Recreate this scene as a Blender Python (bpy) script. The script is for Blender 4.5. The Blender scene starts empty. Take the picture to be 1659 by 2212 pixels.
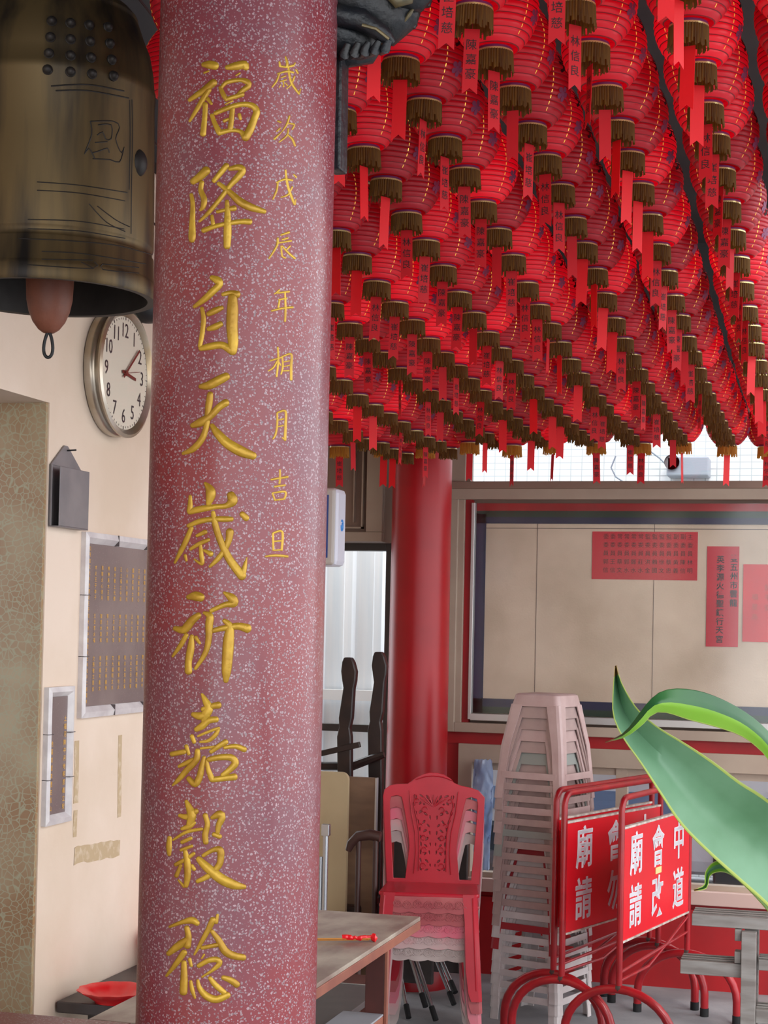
import bpy, bmesh, math, random
from mathutils import Vector, Matrix
random.seed(7)
S = bpy.context.scene
COL = S.collection
R_ = math.radians
# ------------------------------------------------------------------ camera
W, H, FPX = 1659, 2212, 3700.0
ROLL, YAW, PIT = R_(1.2), math.atan((1850 - W / 2) / 3700.0), R_(1.5)
CX, CY = W / 2, 1350 - FPX * math.tan(PIT)
CAM = Vector((0, 0, 1.62))
Fw = Vector((-math.sin(YAW) * math.cos(PIT), math.cos(YAW) * math.cos(PIT), math.sin(PIT)))
R0 = Vector((math.cos(YAW), math.sin(YAW), 0)); U0 = R0.cross(Fw)
Rt = R0 * math.cos(ROLL) + U0 * math.sin(ROLL); Up = U0 * math.cos(ROLL) - R0 * math.sin(ROLL)
cam = bpy.data.objects.new('camera', bpy.data.cameras.new('camera')); COL.objects.link(cam)
M = Matrix((Rt, Up, -Fw)).transposed().to_4x4(); M.translation = CAM; cam.matrix_world = M
cam.data.sensor_fit = 'VERTICAL'; cam.data.sensor_height = 36; cam.data.sensor_width = 27
cam.data.lens = 36 * FPX / H; cam.data.shift_y = (CY - H / 2) / H
cam.data.clip_start = 0.05; cam.data.clip_end = 200
S.camera = cam
# ------------------------------------------------------------------ light and exposure
world = bpy.data.worlds.new('sky'); S.world = world; world.use_nodes = True
wn = world.node_tree; bg = wn.nodes['Background']
bg.inputs[0].default_value = (0.93, 0.96, 1.0, 1); bg.inputs[1].default_value = 1.9
sun = bpy.data.objects.new('sun', bpy.data.lights.new('sun', 'SUN')); COL.objects.link(sun)
sun.data.energy = 1.2; sun.data.angle = R_(25); sun.data.color = (1, .96, .9)
sun.rotation_euler = (R_(38), R_(28), 0)
S.view_settings.view_transform = 'Standard'; S.view_settings.look = 'None'
S.view_settings.gamma = 1; S.view_settings.use_curve_mapping = False
S.view_settings.exposure = 0.85
S.cycles.max_bounces = 6; S.cycles.diffuse_bounces = 4; S.cycles.transparent_max_bounces = 12
S.cycles.caustics_reflective = False; S.cycles.caustics_refractive = False

def ray(x, y): return Fw + Rt * ((x - CX) / FPX) - Up * ((y - CY) / FPX)
def at(x, y, ax, v):
    d = ray(x, y); return CAM + d * ((v - CAM[ax]) / d[ax])
def atD(x, y, D): return CAM + ray(x, y) * D
def proj(P):
    v = Vector(P) - CAM; z = v.dot(Fw); return CX + FPX * v.dot(Rt) / z, CY - FPX * v.dot(Up) / z
# ------------------------------------------------------------------ materials
def lin(c):
    return tuple(((v / 255) / 12.92 if v <= 10 else (((v / 255) + .055) / 1.055) ** 2.4) for v in c) + (1,)
MATS = {}
def mat(name, rgb, rough=.6, metal=0, rgb2=None, scale=8, bump=0, bscale=60, stretch=(1, 1, 1), contrast=(.35, .65),
        emit=0, trans=0, spec=.5, detail=6):
    if name in MATS: return MATS[name]
    m = bpy.data.materials.new(name); m.use_nodes = True; nt = m.node_tree; N = nt.nodes; L = nt.links
    b = N['Principled BSDF']; b.inputs['Base Color'].default_value = lin(rgb)
    b.inputs['Roughness'].default_value = rough; b.inputs['Metallic'].default_value = metal
    b.inputs['Specular IOR Level'].default_value = spec
    tc = N.new('ShaderNodeTexCoord'); mp = N.new('ShaderNodeMapping'); mp.inputs['Scale'].default_value = stretch
    L.new(tc.outputs['Object'], mp.inputs[0])
    if rgb2 is not None:
        n = N.new('ShaderNodeTexNoise'); n.inputs['Scale'].default_value = scale; n.inputs['Detail'].default_value = detail
        r = N.new('ShaderNodeValToRGB'); r.color_ramp.elements[0].position = contrast[0]; r.color_ramp.elements[1].position = contrast[1]
        r.color_ramp.elements[0].color = lin(rgb); r.color_ramp.elements[1].color = lin(rgb2)
        L.new(mp.outputs[0], n.inputs['Vector']); L.new(n.outputs['Fac'], r.inputs[0]); L.new(r.outputs[0], b.inputs['Base Color'])
    if bump:
        n2 = N.new('ShaderNodeTexNoise'); n2.inputs['Scale'].default_value = bscale; n2.inputs['Detail'].default_value = 4
        bp = N.new('ShaderNodeBump'); bp.inputs['Strength'].default_value = bump; bp.inputs['Distance'].default_value = .01
        L.new(mp.outputs[0], n2.inputs['Vector']); L.new(n2.outputs['Fac'], bp.inputs['Height']); L.new(bp.outputs[0], b.inputs['Normal'])
    if emit:
        b.inputs['Emission Color'].default_value = lin(rgb); b.inputs['Emission Strength'].default_value = emit
    if trans:
        out = N['Material Output']; t = N.new('ShaderNodeBsdfTranslucent'); t.inputs[0].default_value = lin(rgb)
        mx = N.new('ShaderNodeMixShader'); mx.inputs[0].default_value = trans
        L.new(b.outputs[0], mx.inputs[1]); L.new(t.outputs[0], mx.inputs[2]); L.new(mx.outputs[0], out.inputs[0])
    MATS[name] = m; return m
def terrazzo(name, base, base2, chip, scale, dens, rough=.28):
    m = bpy.data.materials.new(name); m.use_nodes = True; nt = m.node_tree; N = nt.nodes; L = nt.links
    b = N['Principled BSDF']; b.inputs['Roughness'].default_value = rough
    tc = N.new('ShaderNodeTexCoord')
    nz = N.new('ShaderNodeTexNoise'); nz.inputs['Scale'].default_value = scale * .8; L.new(tc.outputs['Object'], nz.inputs['Vector'])
    ad = N.new('ShaderNodeMixRGB'); ad.blend_type = 'ADD'; ad.inputs[0].default_value = .006
    L.new(tc.outputs['Object'], ad.inputs[1]); L.new(nz.outputs['Color'], ad.inputs[2])
    v = N.new('ShaderNodeTexVoronoi'); v.inputs['Scale'].default_value = scale; L.new(ad.outputs[0], v.inputs['Vector'])
    # per cell threshold so that chips differ in size
    sp = N.new('ShaderNodeSeparateColor'); L.new(v.outputs['Color'], sp.inputs[0])
    mu = N.new('ShaderNodeMath'); mu.operation = 'MULTIPLY_ADD'; mu.inputs[1].default_value = .3; mu.inputs[2].default_value = dens
    L.new(sp.outputs[0], mu.inputs[0])
    lt = N.new('ShaderNodeMath'); lt.operation = 'SUBTRACT'; L.new(mu.outputs[0], lt.inputs[0]); L.new(v.outputs['Distance'], lt.inputs[1])
    mr = N.new('ShaderNodeMapRange'); mr.inputs[1].default_value = -.03; mr.inputs[2].default_value = .06; L.new(lt.outputs[0], mr.inputs[0])
    big = N.new('ShaderNodeTexNoise'); big.inputs['Scale'].default_value = 4.5; big.inputs['Detail'].default_value = 5; L.new(tc.outputs['Object'], big.inputs['Vector'])
    r = N.new('ShaderNodeValToRGB'); r.color_ramp.elements[0].position = .4; r.color_ramp.elements[1].position = .62
    r.color_ramp.elements[0].color = lin(base); r.color_ramp.elements[1].color = lin(base2); L.new(big.outputs['Fac'], r.inputs[0])
    chipc = N.new('ShaderNodeValToRGB'); chipc.color_ramp.elements[0].color = lin(tuple(int(c * .72) for c in chip)); chipc.color_ramp.elements[1].color = lin(chip)
    L.new(sp.outputs[1], chipc.inputs[0])
    mx = N.new('ShaderNodeMixRGB'); L.new(mr.outputs[0], mx.inputs[0]); L.new(r.outputs[0], mx.inputs[1]); L.new(chipc.outputs[0], mx.inputs[2])
    L.new(mx.outputs[0], b.inputs['Base Color']); MATS[name] = m; return m
def crackle(name, cell, line, low):
    m = bpy.data.materials.new(name); m.use_nodes = True; nt = m.node_tree; N = nt.nodes; L = nt.links
    b = N['Principled BSDF']; b.inputs['Roughness'].default_value = .35
    tc = N.new('ShaderNodeTexCoord')
    nz = N.new('ShaderNodeTexNoise'); nz.inputs['Scale'].default_value = 9; L.new(tc.outputs['Object'], nz.inputs['Vector'])
    ad = N.new('ShaderNodeMixRGB'); ad.blend_type = 'ADD'; ad.inputs[0].default_value = .05
    L.new(tc.outputs['Object'], ad.inputs[1]); L.new(nz.outputs['Color'], ad.inputs[2])
    v = N.new('ShaderNodeTexVoronoi'); v.feature = 'DISTANCE_TO_EDGE'; v.inputs['Scale'].default_value = 58; L.new(ad.outputs[0], v.inputs['Vector'])
    mr = N.new('ShaderNodeMapRange'); mr.inputs[1].default_value = .02; mr.inputs[2].default_value = .09; L.new(v.outputs['Distance'], mr.inputs[0])
    n2 = N.new('ShaderNodeTexNoise'); n2.inputs['Scale'].default_value = 5; L.new(tc.outputs['Object'], n2.inputs['Vector'])
    cr = N.new('ShaderNodeValToRGB'); cr.color_ramp.elements[0].position = .35; cr.color_ramp.elements[1].position = .65
    cr.color_ramp.elements[0].color = lin(cell); cr.color_ramp.elements[1].color = lin(low); L.new(n2.outputs['Fac'], cr.inputs[0])
    mx = N.new('ShaderNodeMixRGB'); L.new(mr.outputs[0], mx.inputs[0]); mx.inputs[1].default_value = lin(line); L.new(cr.outputs[0], mx.inputs[2])
    L.new(mx.outputs[0], b.inputs['Base Color']); MATS[name] = m; return m
def tilemat(name, rgb, line, sx, sz, mortar=.03, rough=.4, emit=0):
    m = bpy.data.materials.new(name); m.use_nodes = True; nt = m.node_tree; N = nt.nodes; L = nt.links
    b = N['Principled BSDF']; b.inputs['Roughness'].default_value = rough
    tc = N.new('ShaderNodeTexCoord'); sp = N.new('ShaderNodeSeparateXYZ'); cb = N.new('ShaderNodeCombineXYZ')
    L.new(tc.outputs['Object'], sp.inputs[0]); L.new(sp.outputs[0], cb.inputs[0]); L.new(sp.outputs[2], cb.inputs[1])
    br = N.new('ShaderNodeTexBrick'); br.offset = 0; br.inputs['Scale'].default_value = 1; br.inputs['Brick Width'].default_value = sx
    br.inputs['Row Height'].default_value = sz; br.inputs['Mortar Size'].default_value = mortar
    br.inputs['Color1'].default_value = lin(rgb); br.inputs['Color2'].default_value = lin(tuple(min(255, int(c * .97)) for c in rgb)); br.inputs['Mortar'].default_value = lin(line)
    L.new(cb.outputs[0], br.inputs['Vector']); L.new(br.outputs['Color'], b.inputs['Base Color']); MATS[name] = m; return m
def glassmat(name, tint=(230, 235, 240), gloss=.1, gcol=(255, 255, 255), rough=.02):
    m = bpy.data.materials.new(name); m.use_nodes = True; nt = m.node_tree; N = nt.nodes; L = nt.links
    for n in list(N): N.remove(n)
    o = N.new('ShaderNodeOutputMaterial'); t = N.new('ShaderNodeBsdfTransparent'); t.inputs[0].default_value = lin(tint)
    g = N.new('ShaderNodeBsdfGlossy'); g.inputs['Roughness'].default_value = rough; g.inputs[0].default_value = lin(gcol)
    mx = N.new('ShaderNodeMixShader'); mx.inputs[0].default_value = gloss
    L.new(t.outputs[0], mx.inputs[1]); L.new(g.outputs[0], mx.inputs[2]); L.new(mx.outputs[0], o.inputs[0]); MATS[name] = m; return m
# ------------------------------------------------------------------ mesh helpers
class MB:
    def __init__(s): s.v = []; s.f = []; s.m = []; s.mats = []; s.cur = 0
    def use(s, m):
        if m not in s.mats: s.mats.append(m)
        s.cur = s.mats.index(m); return s
    def add(s, vs, fs):
        o = len(s.v); s.v += [Vector(v) for v in vs]; s.f += [[i + o for i in f] for f in fs]; s.m += [s.cur] * len(fs); return s
    def box(s, a, b, T=None):
        x0, y0, z0 = [min(p, q) for p, q in zip(a, b)]; x1, y1, z1 = [max(p, q) for p, q in zip(a, b)]
        vs = [Vector(p) for p in ((x0,y0,z0),(x1,y0,z0),(x1,y1,z0),(x0,y1,z0),(x0,y0,z1),(x1,y0,z1),(x1,y1,z1),(x0,y1,z1))]
        if T: vs = [T @ v for v in vs]
        return s.add(vs, [(3,2,1,0),(4,5,6,7),(0,1,5,4),(1,2,6,5),(2,3,7,6),(3,0,4,7)])
    def beam(s, p, q, w, d, up=(0, 0, 1)):
        p, q = Vector(p), Vector(q); t = (q - p).normalized(); up = Vector(up)
        a = t.cross(up)
        if a.length < 1e-4: a = t.cross(Vector((1, 0, 0)))
        a.normalize(); b = a.cross(t)
        vs = [c + a * (w / 2 * i) + b * (d / 2 * j) for c in (p, q) for i, j in ((-1,-1),(1,-1),(1,1),(-1,1))]
        return s.add(vs, [(0,1,2,3),(7,6,5,4),(0,4,5,1),(1,5,6,2),(2,6,7,3),(3,7,4,0)])
    def tube(s, pts, r, n=10, closed=False, cap=True, flat=1):
        pts = [Vector(p) for p in pts]; k = len(pts); rs = r if isinstance(r, (list, tuple)) else [r] * k
        prev = None; rings = []
        for i, p in enumerate(pts):
            if closed: t = pts[(i + 1) % k] - pts[i - 1]
            else: t = pts[min(i + 1, k - 1)] - pts[max(i - 1, 0)]
            t = t.normalized() if t.length > 1e-9 else Vector((0, 0, 1))
            if prev is None:
                a = t.cross(Vector((0, 0, 1)))
                if a.length < 1e-3: a = t.cross(Vector((0, 1, 0)))
            else: a = prev - t * prev.dot(t)
            a.normalize(); prev = a; b = t.cross(a)
            rings.append([p + (a * math.cos(2*math.pi*j/n) + b * math.sin(2*math.pi*j/n) * flat) * rs[i] for j in range(n)])
        vs = [v for g in rings for v in g]; fs = []
        for i in range(k if closed else k - 1):
            for j in range(n):
                a0 = i * n + j; a1 = i * n + (j + 1) % n; b0 = ((i + 1) % k) * n + j; b1 = ((i + 1) % k) * n + (j + 1) % n
                fs.append((a0, a1, b1, b0))
        if cap and not closed: fs.append(list(range(n))[::-1]); fs.append([(k - 1) * n + j for j in range(n)])
        return s.add(vs, fs)
    def lathe(s, prof, n=32, c=(0, 0, 0), T=None, ml=None):
        c = Vector(c); vs = []; 
        for r, z in prof:
            for j in range(n):
                a = 2 * math.pi * j / n; v = Vector((r * math.cos(a), r * math.sin(a), z)) + c
                vs.append(T @ v if T else v)
        o = len(s.v); s.v += vs
        for i in range(len(prof) - 1):
            if ml: s.use(ml[i])
            for j in range(n):
                a0 = i*n+j; a1 = i*n+(j+1) % n
                s.f.append([o+a0, o+a1, o+a1+n, o+a0+n]); s.m.append(s.cur)
        return s
    def ell(s, c, rx, ry, rz, n=14, m=8, T=None):
        c = Vector(c); vs = []; fs = []
        for i in range(m + 1):
            th = math.pi * i / m
            for j in range(n):
                a = 2 * math.pi * j / n
                v = Vector((rx * math.sin(th) * math.cos(a), ry * math.sin(th) * math.sin(a), rz * math.cos(th)))
                vs.append(c + (T @ v if T else v))
        for i in range(m):
            for j in range(n):
                fs.append((i*n+j, (i+1)*n+j, (i+1)*n+(j+1) % n, i*n+(j+1) % n))
        return s.add(vs, fs)
    def build(s, name, material=None, parent=None, smooth=0, bevel=0, loc=None):
        me = bpy.data.meshes.new(name); me.from_pydata([tuple(v) for v in s.v], [], s.f)
        mats = s.mats if s.mats else [material]
        for m in mats: me.materials.append(m)
        if len(mats) > 1:
            for p, i in zip(me.polygons, s.m): p.material_index = i
        me.validate(); me.update()
        if smooth:
            for p in me.polygons: p.use_smooth = True
        o = bpy.data.objects.new(name, me); COL.objects.link(o)
        if smooth:
            try: me.set_sharp_from_angle(angle=R_(smooth))
            except Exception: pass
        if parent is not None: o.parent = parent
        if loc is not None: o.location = loc
        if bevel:
            b = o.modifiers.new('bevel', 'BEVEL'); b.width = bevel; b.segments = 2; b.limit_method = 'ANGLE'
        return o
def empty(name, loc, rz=0, parent=None):
    o = bpy.data.objects.new(name, None); COL.objects.link(o); o.location = loc; o.rotation_euler = (0, 0, rz); o.empty_display_size = .05
    return o
def tag(o, label=None, cat=None, group=None, kind=None):
    if label: o['label'] = label
    if cat: o['category'] = cat
    if group: o['group'] = group
    if kind: o['kind'] = kind
    return o
def struct(o): o['kind'] = 'structure'; return o
def dup(root, loc=None, rz=None, label=None):
    r = root.copy(); COL.objects.link(r)
    if loc is not None: r.location = loc
    if rz is not None: r.rotation_euler = (0, 0, rz)
    if label: r['label'] = label
    for ch in list(root.children):
        c = ch.copy(); COL.objects.link(c); c.parent = r
        for g in ch.children:
            d = g.copy(); COL.objects.link(d); d.parent = c
    return r
GLY = {}
def glyph(ch, bold=.0, fill=True):
    k = (ch, bold, fill)
    if k in GLY: return GLY[k]
    cu = bpy.data.curves.new('tmp', 'FONT'); cu.body = ch; cu.size = 1; cu.offset = bold; cu.resolution_u = 2
    cu.align_x = 'CENTER'
    o = bpy.data.objects.new('tmp', cu); COL.objects.link(o)
    dg = bpy.context.evaluated_depsgraph_get(); dg.update()
    me = bpy.data.meshes.new_from_object(o.evaluated_get(dg))
    bm = bmesh.new(); bm.from_mesh(me); bmesh.ops.remove_doubles(bm, verts=bm.verts, dist=1e-5)
    vs = [v.co.copy() for v in bm.verts]; bm.verts.index_update(); fs = [[v.index for v in f.verts] for f in bm.faces]
    bm.free(); bpy.data.objects.remove(o); bpy.data.curves.remove(cu); bpy.data.meshes.remove(me)
    if vs:
        y0 = min(v.y for v in vs); y1 = max(v.y for v in vs); x0 = min(v.x for v in vs); x1 = max(v.x for v in vs)
        if ord(ch[0]) > 0x2000 or len(ch) > 0:
            vs = [Vector((v.x - (x0 + x1) / 2, v.y - (y0 + y1) / 2, 0)) for v in vs]
    GLY[k] = (vs, fs); return GLY[k]
def put_glyph(mb, ch, org, right, up, size, bold=0, sx=1, thick=0):
    vs, fs = glyph(ch, bold); right = Vector(right).normalized(); up = Vector(up).normalized(); n = right.cross(up)
    P = [Vector(org) + right * (v.x * size * sx) + up * (v.y * size) for v in vs]
    mb.add(P, fs)
ORD = ['zeroth','first','second','third','fourth','fifth','sixth','seventh','eighth','ninth','tenth','eleventh','twelfth','thirteenth','fourteenth','fifteenth','sixteenth','seventeenth','eighteenth','nineteenth','twentieth','twenty-first','twenty-second','twenty-third','twenty-fourth','twenty-fifth','twenty-sixth','twenty-seventh','twenty-eighth']

# palette
cream = mat('cream_plaster', (212, 190, 168), .8, rgb2=(226, 206, 188), scale=2.2, bump=.15, bscale=30)
darkceil = mat('dark_ceiling', (58, 56, 56), .9, rgb2=(46, 44, 45), scale=3)
concrete = mat('grey_concrete', (120, 121, 124), .75, rgb2=(150, 150, 152), scale=3.5, bump=.1)
redpaint = mat('red_paint', (172, 14, 26), .33, rgb2=(154, 10, 22), scale=3, spec=.38)
redwall = mat('red_wall_paint', (170, 20, 26), .5, rgb2=(150, 16, 22), scale=4)
frame_m = mat('taupe_metal_frame', (176, 158, 140), .5, rgb2=(162, 142, 126), scale=3)
frame_d = mat('brown_metal_frame', (128, 102, 88), .5, rgb2=(142, 114, 98), scale=3)
alum = mat('aluminium', (196, 194, 190), .35, .6)
black = mat('black_paint', (22, 22, 24), .5)
gold = mat('gold_paint', (190, 152, 46), .36, .35, rgb2=(160, 120, 28), scale=22, bump=.12, bscale=90)
darkwood = mat('dark_carved_wood', (34, 24, 24), .35, rgb2=(52, 36, 32), scale=12)
white_p = mat('white_paint', (232, 230, 228), .5)

# ================================================================== SETTING
XL, YF, ZC = -2.0, 7.9, 3.4
def sbox(name, a, b, m, bevel=0):
    return struct(MB().box(a, b).build(name, m, bevel=bevel))
sbox('floor', (-7, -6, -.1), (7, 8.05, 0), concrete)
sbox('ground', (-12, 8.05, -.1), (12, 30, -.04), mat('asphalt', (120, 120, 122), .9, rgb2=(140, 140, 140)))
sbox('ceiling', (-7, -2.2, ZC), (1.1, 8.2, ZC + .15), darkceil)  # unseen front stretched to darken bell and pillar, right edge cut for side light
# left wall with doorway; the jamb across the doorway is faced in crackle-pattern stone
jamb = crackle('crackle_stone', (146, 108, 70), (160, 152, 122), (168, 148, 116))
YD = at(103, 869, 0, XL).y; ZD = at(103, 869, 0, XL).z
YE = 6.28
mb = MB().use(cream).box((XL - .7, YD + .012, 0), (XL, YE, ZC))
mb.box((XL - .7, 2.4, ZD), (XL, YD + .012, ZC)).box((XL - .7, -5.5, 0), (XL, 2.4, ZC))  # last box: unseen front stretch, extended to darken bell and pillar
wall_left = struct(mb.build('wall_left'))
struct(MB().use(jamb).box((XL - .7, YD, 0), (XL - .004, YD + .012, ZD)).build('trim_1'))
sbox('wall_left', (XL - 3.0, 6.28, 0), (XL - .06, 6.36, ZC), cream)
sbox('trim_5', (XL, -2.2, 2.93), (XL + .05, 6.27, ZC), darkceil)
# far left boundary of the room behind the doorway
sbox('wall_side_room', (-5.2, 1.2, 0), (-5.1, 8.0, ZC), cream)

# back wall (facade): measured on the plane y = YF
def fz(x, y): p = at(x, y, 1, YF); return p.x, p.z
X0 = -1.86; X1 = 2.4
T = .12
z_red = .36; z_sill = .40; z_w2b = .46; z_w2t = .985; z_f1 = 1.07; z_red2a = 1.078; z_red2b = 1.118; z_bb = 1.125; z_bt = 2.27; z_w1b = 2.305; z_w1t = 2.64
mb = MB().use(redwall).box((X0, YF, 0), (X1, YF + T, z_red)).use(redwall).box((X0, YF + .02, z_red), (X1, YF + T, z_w2b - .05))
mb.use(redwall).box((X0, YF + .01, z_f1), (X1, YF + T, z_bb))
mb.use(frame_d).box((X0, YF + .05, z_bb), (X1, YF + T, z_bt)).use(redwall).box((X0, YF + .02, z_red), (X0 + .07, YF + T, z_f1))
mb.use(darkceil).box((X0, YF, z_w1t), (X1, YF + T, ZC))
struct(mb.build('wall_back'))
# sill ledges and trims
ptop = mat('pinkish_sill', (198, 168, 158), .45)
sbox('trim_2', (X0 + .06, YF - .03, z_red + .025), (X1, YF + .04, z_w2b - .012), ptop, .004)
sbox('trim_3', (X0, YF - .035, z_bt), (X1, YF + .05, z_w1b), frame_d, .004)
sbox('trim_4', (X0 - .02, YF - .015, z_bb), (X0 + .075, YF + .05, z_w1t), frame_m, .004)
# upper window : taupe frame, one broad pane
wf = MB().use(frame_d)
wf.box((X0 + .07, YF, z_w1b), (X0 + .095, YF + .06, z_w1t)); wf.box((X0 + .07, YF, z_w1t - .04), (X1, YF + .06, z_w1t))
w1 = struct(MB().use(glassmat('window_glass', (246, 248, 250), .04)).box((X0 + .09, YF + .035, z_w1b), (X1, YF + .039, z_w1t - .04)).build('window_1'))
wf.build('window_frame', None, w1)
# lower window
w2 = struct(MB().use(MATS['window_glass']).box((X0 + .12, YF + .06, z_w2b), (X1, YF + .064, z_w2t)).build('window_2'))
lf = MB().use(frame_m)
lf.box((X0 + .065, YF - .01, z_w2b - .01), (X0 + .13, YF + .08, z_w2t)); lf.box((X0 + .065, YF - .01, z_w2t), (X1, YF + .08, z_f1))
lf.box((X0 + .13, YF + .02, z_w2t - .035), (X1, YF + .06, z_w2t))
for px_ in (1342, 1690):
    xx = at(px_, 1680, 1, YF).x; lf.box((xx - .026, YF + .01, z_w2b - .01), (xx + .026, YF + .07, z_w2t))
lf.box((X0 + .13, YF + .01, z_w2b - .02), (X1, YF + .07, z_w2b + .012))
lf.build('window_frame', None, w2)

# left bay of the facade : door opening with dark frame, cabinet box above
xa = at(690, 1300, 1, YF).x - .5; xb = at(834, 1300, 1, YF).x
db = mat('door_frame_dark', (62, 56, 54), .5)
mb = MB().use(db)
mb.box((xb, YF - .02, 0), (xb + .035, YF + .08, ZC)); mb.box((xa, YF - .02, 1.975), (xb, YF + .08, 2.03)); mb.box((xa, YF, 1.105), (xb, YF + .05, 1.14))
struct(mb.build('door_1', bevel=.003))
mb = MB().use(darkceil).box((xb + .03, YF + .02, 0), (X0 + .0, YF + .1, ZC)); mb.box((xa, YF + .1, 2.03), (xb, YF + .2, ZC))
struct(mb.build('wall_back'))

# ---- outside
fence_m = mat('pale_corrugated_sheet', (246, 248, 250), .5, rgb2=(228, 236, 242), scale=2, stretch=(8, 1, .4))
mb = MB().use(fence_m)
xs = -4.6; k = 0
prof = []
while xs < -2.65:
    for dx, dy in ((0, 0), (.09, 0), (.105, -.03), (.15, -.03), (.165, 0)): prof.append((xs + dx, 9.6 + dy))
    xs += .18
vs = []; fs = []
for i, (x, y) in enumerate(prof):
    vs += [(x, y, -.04), (x, y, 2.6), (x, y + .01, -.04), (x, y + .01, 2.6)]
    if i: a = 4 * (i - 1); b = 4 * i; fs += [(a, b, b + 1, a + 1), (a + 3, b + 3, b + 2, a + 2), (a + 1, b + 1, b + 3, a + 3)]
mb.add(vs, fs)
fen = empty('metal_fence', (-3.1, 9.6, 0)); mb.build('corrugated_sheet', None, fen).location = (3.1, -9.6, 0)
ml = MB().use(white_p).box((-4.6, 9.5, 1.18), (-2.5, 9.555, 1.24)).build('rail', None, fen); ml.location = (3.1, -9.6, 0)
tag(fen, 'white corrugated metal fence outside the open doorway left of the red pillar', 'fence')
tiles = tilemat('white_wall_tiles', (240, 240, 238), (178, 184, 184), .075, .045, .0035)
struct(MB().use(tiles).box((-4.2, 11.5, 0), (6, 11.7, 6)).build('wall_outside'))

# ================================================================== NEAR PILLAR
PD = 3.1
pc = atD(508, 1350, PD); PX, PY, PR = pc.x, pc.y, .1612
pil = empty('terrazzo_pillar', (PX, PY, 0))
tag(pil, 'speckled red terrazzo pillar carved with two columns of gold characters', 'pillar')
terr = terrazzo('red_terrazzo', (130, 50, 55), (118, 62, 72), (172, 144, 150), 215, .2)
prof = [(PR + .05, 0), (PR + .05, .1), (PR + .01, .14)] + [(PR, .16 + i * (ZC - .16) / 6) for i in range(7)]
MB().use(terr).lathe(prof, 96).build('shaft', None, pil, smooth=40)
def cyl(x, y):
    d = ray(x, y); ox, oy = CAM.x - PX, CAM.y - PY
    a = d.x**2 + d.y**2; b = 2 * (ox * d.x + oy * d.y); c = ox * ox + oy * oy - PR * PR
    q = b * b - 4 * a * c; t = (-b - math.sqrt(max(q, 0))) / (2 * a); p = CAM + d * t
    n = Vector((p.x - PX, p.y - PY, 0)).normalized(); return p, n
def cr(P, step):
    out = []
    n = len(P)
    if n == 1: return [P[0]]
    for i in range(n - 1):
        p0 = P[max(i - 1, 0)]; p1 = P[i]; p2 = P[i + 1]; p3 = P[min(i + 2, n - 1)]
        k = max(2, int(math.hypot(p2[0] - p1[0], p2[1] - p1[1]) / step))
        for j in range(k):
            t = j / k
            out.append(tuple(.5 * ((2*b) + (-a + c) * t + (2*a - 5*b + 4*c - d) * t*t + (-a + 3*b - 3*c + d) * t**3) for a, b, c, d in zip(p0, p1, p2, p3)))
    out.append(P[-1]); return out
SC = 4.1475
def stroke(mb, P, y0, hk=.62):
    Q = [(330 + u / SC, y0 + v / SC, w * 1.1 / SC) for u, v, w in P]
    Q = cr(Q, 3.2) if len(Q) > 1 else Q
    # rounded ends
    def ext(a, b):
        dx, dy = a[0] - b[0], a[1] - b[1]; l = math.hypot(dx, dy) or 1; dx /= l; dy /= l; w = a[2]
        return [(a[0] + dx * w * s * .9, a[1] + dy * w * s * .9, w * math.sqrt(max(0, 1 - s * s))) for s in (.4, .7, .9, 1)]
    Q = ext(Q[0], Q[1])[::-1] + Q + ext(Q[-1], Q[-2])
    n = 9; vs = []; fs = []
    for i, (x, y, w) in enumerate(Q):
        a = Q[max(i - 1, 0)]; b = Q[min(i + 1, len(Q) - 1)]; tx, ty = b[0] - a[0], b[1] - a[1]; l = math.hypot(tx, ty) or 1
        nx, ny = -ty / l, tx / l
        for j in range(n):
            s = -math.cos(math.pi * j / (n - 1)); p, nn = cyl(x + nx * w * s, y + ny * w * s)
            h = w * hk * PD / FPX * math.sqrt(max(0, 1 - s * s))
            vs.append(p - Vector((PX, PY, 0)) + nn * (h - .0004))
        if i:
            for j in range(n - 1): fs.append(((i-1)*n+j, i*n+j, i*n+j+1, (i-1)*n+j+1))
    mb.add(vs, fs)
CH = {}
CH['福'] = (100, [[(455,165,22),(510,165,36),(560,175,34)],[(460,238,9),(500,222,9)],[(545,325,32),(470,385,28),(390,440,23),(330,482,17)],[(500,390,25),(440,490,22),(380,590,18),(330,670,11)],[(470,520,22),(465,640,22),(450,785,26)],[(490,470,18),(525,515,12)],
 [(665,190,20),(740,178,34),(820,165,36),(835,190,28)],[(745,262,8),(780,240,8)],[(605,370,17),(630,430,21),(660,478,18)],[(610,378,14),(660,325,18),(780,302,19),(850,322,26),(858,355,24),(800,400,22),(740,460,14)],[(665,472,18),(740,450,19),(800,430,24)],[(650,520,8),(715,488,8)],
 [(530,620,19),(555,690,21),(595,770,26)],[(560,600,18),(680,550,22),(800,520,22),(890,532,26),(930,580,30),(910,650,30),(870,750,34),(830,815,36)],[(595,775,24),(700,752,18),(780,762,18),(820,800,30)],[(715,560,20),(705,650,23),(695,740,23)],[(640,668,16),(682,650,12)],[(775,612,16),(785,650,14)]])
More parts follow.
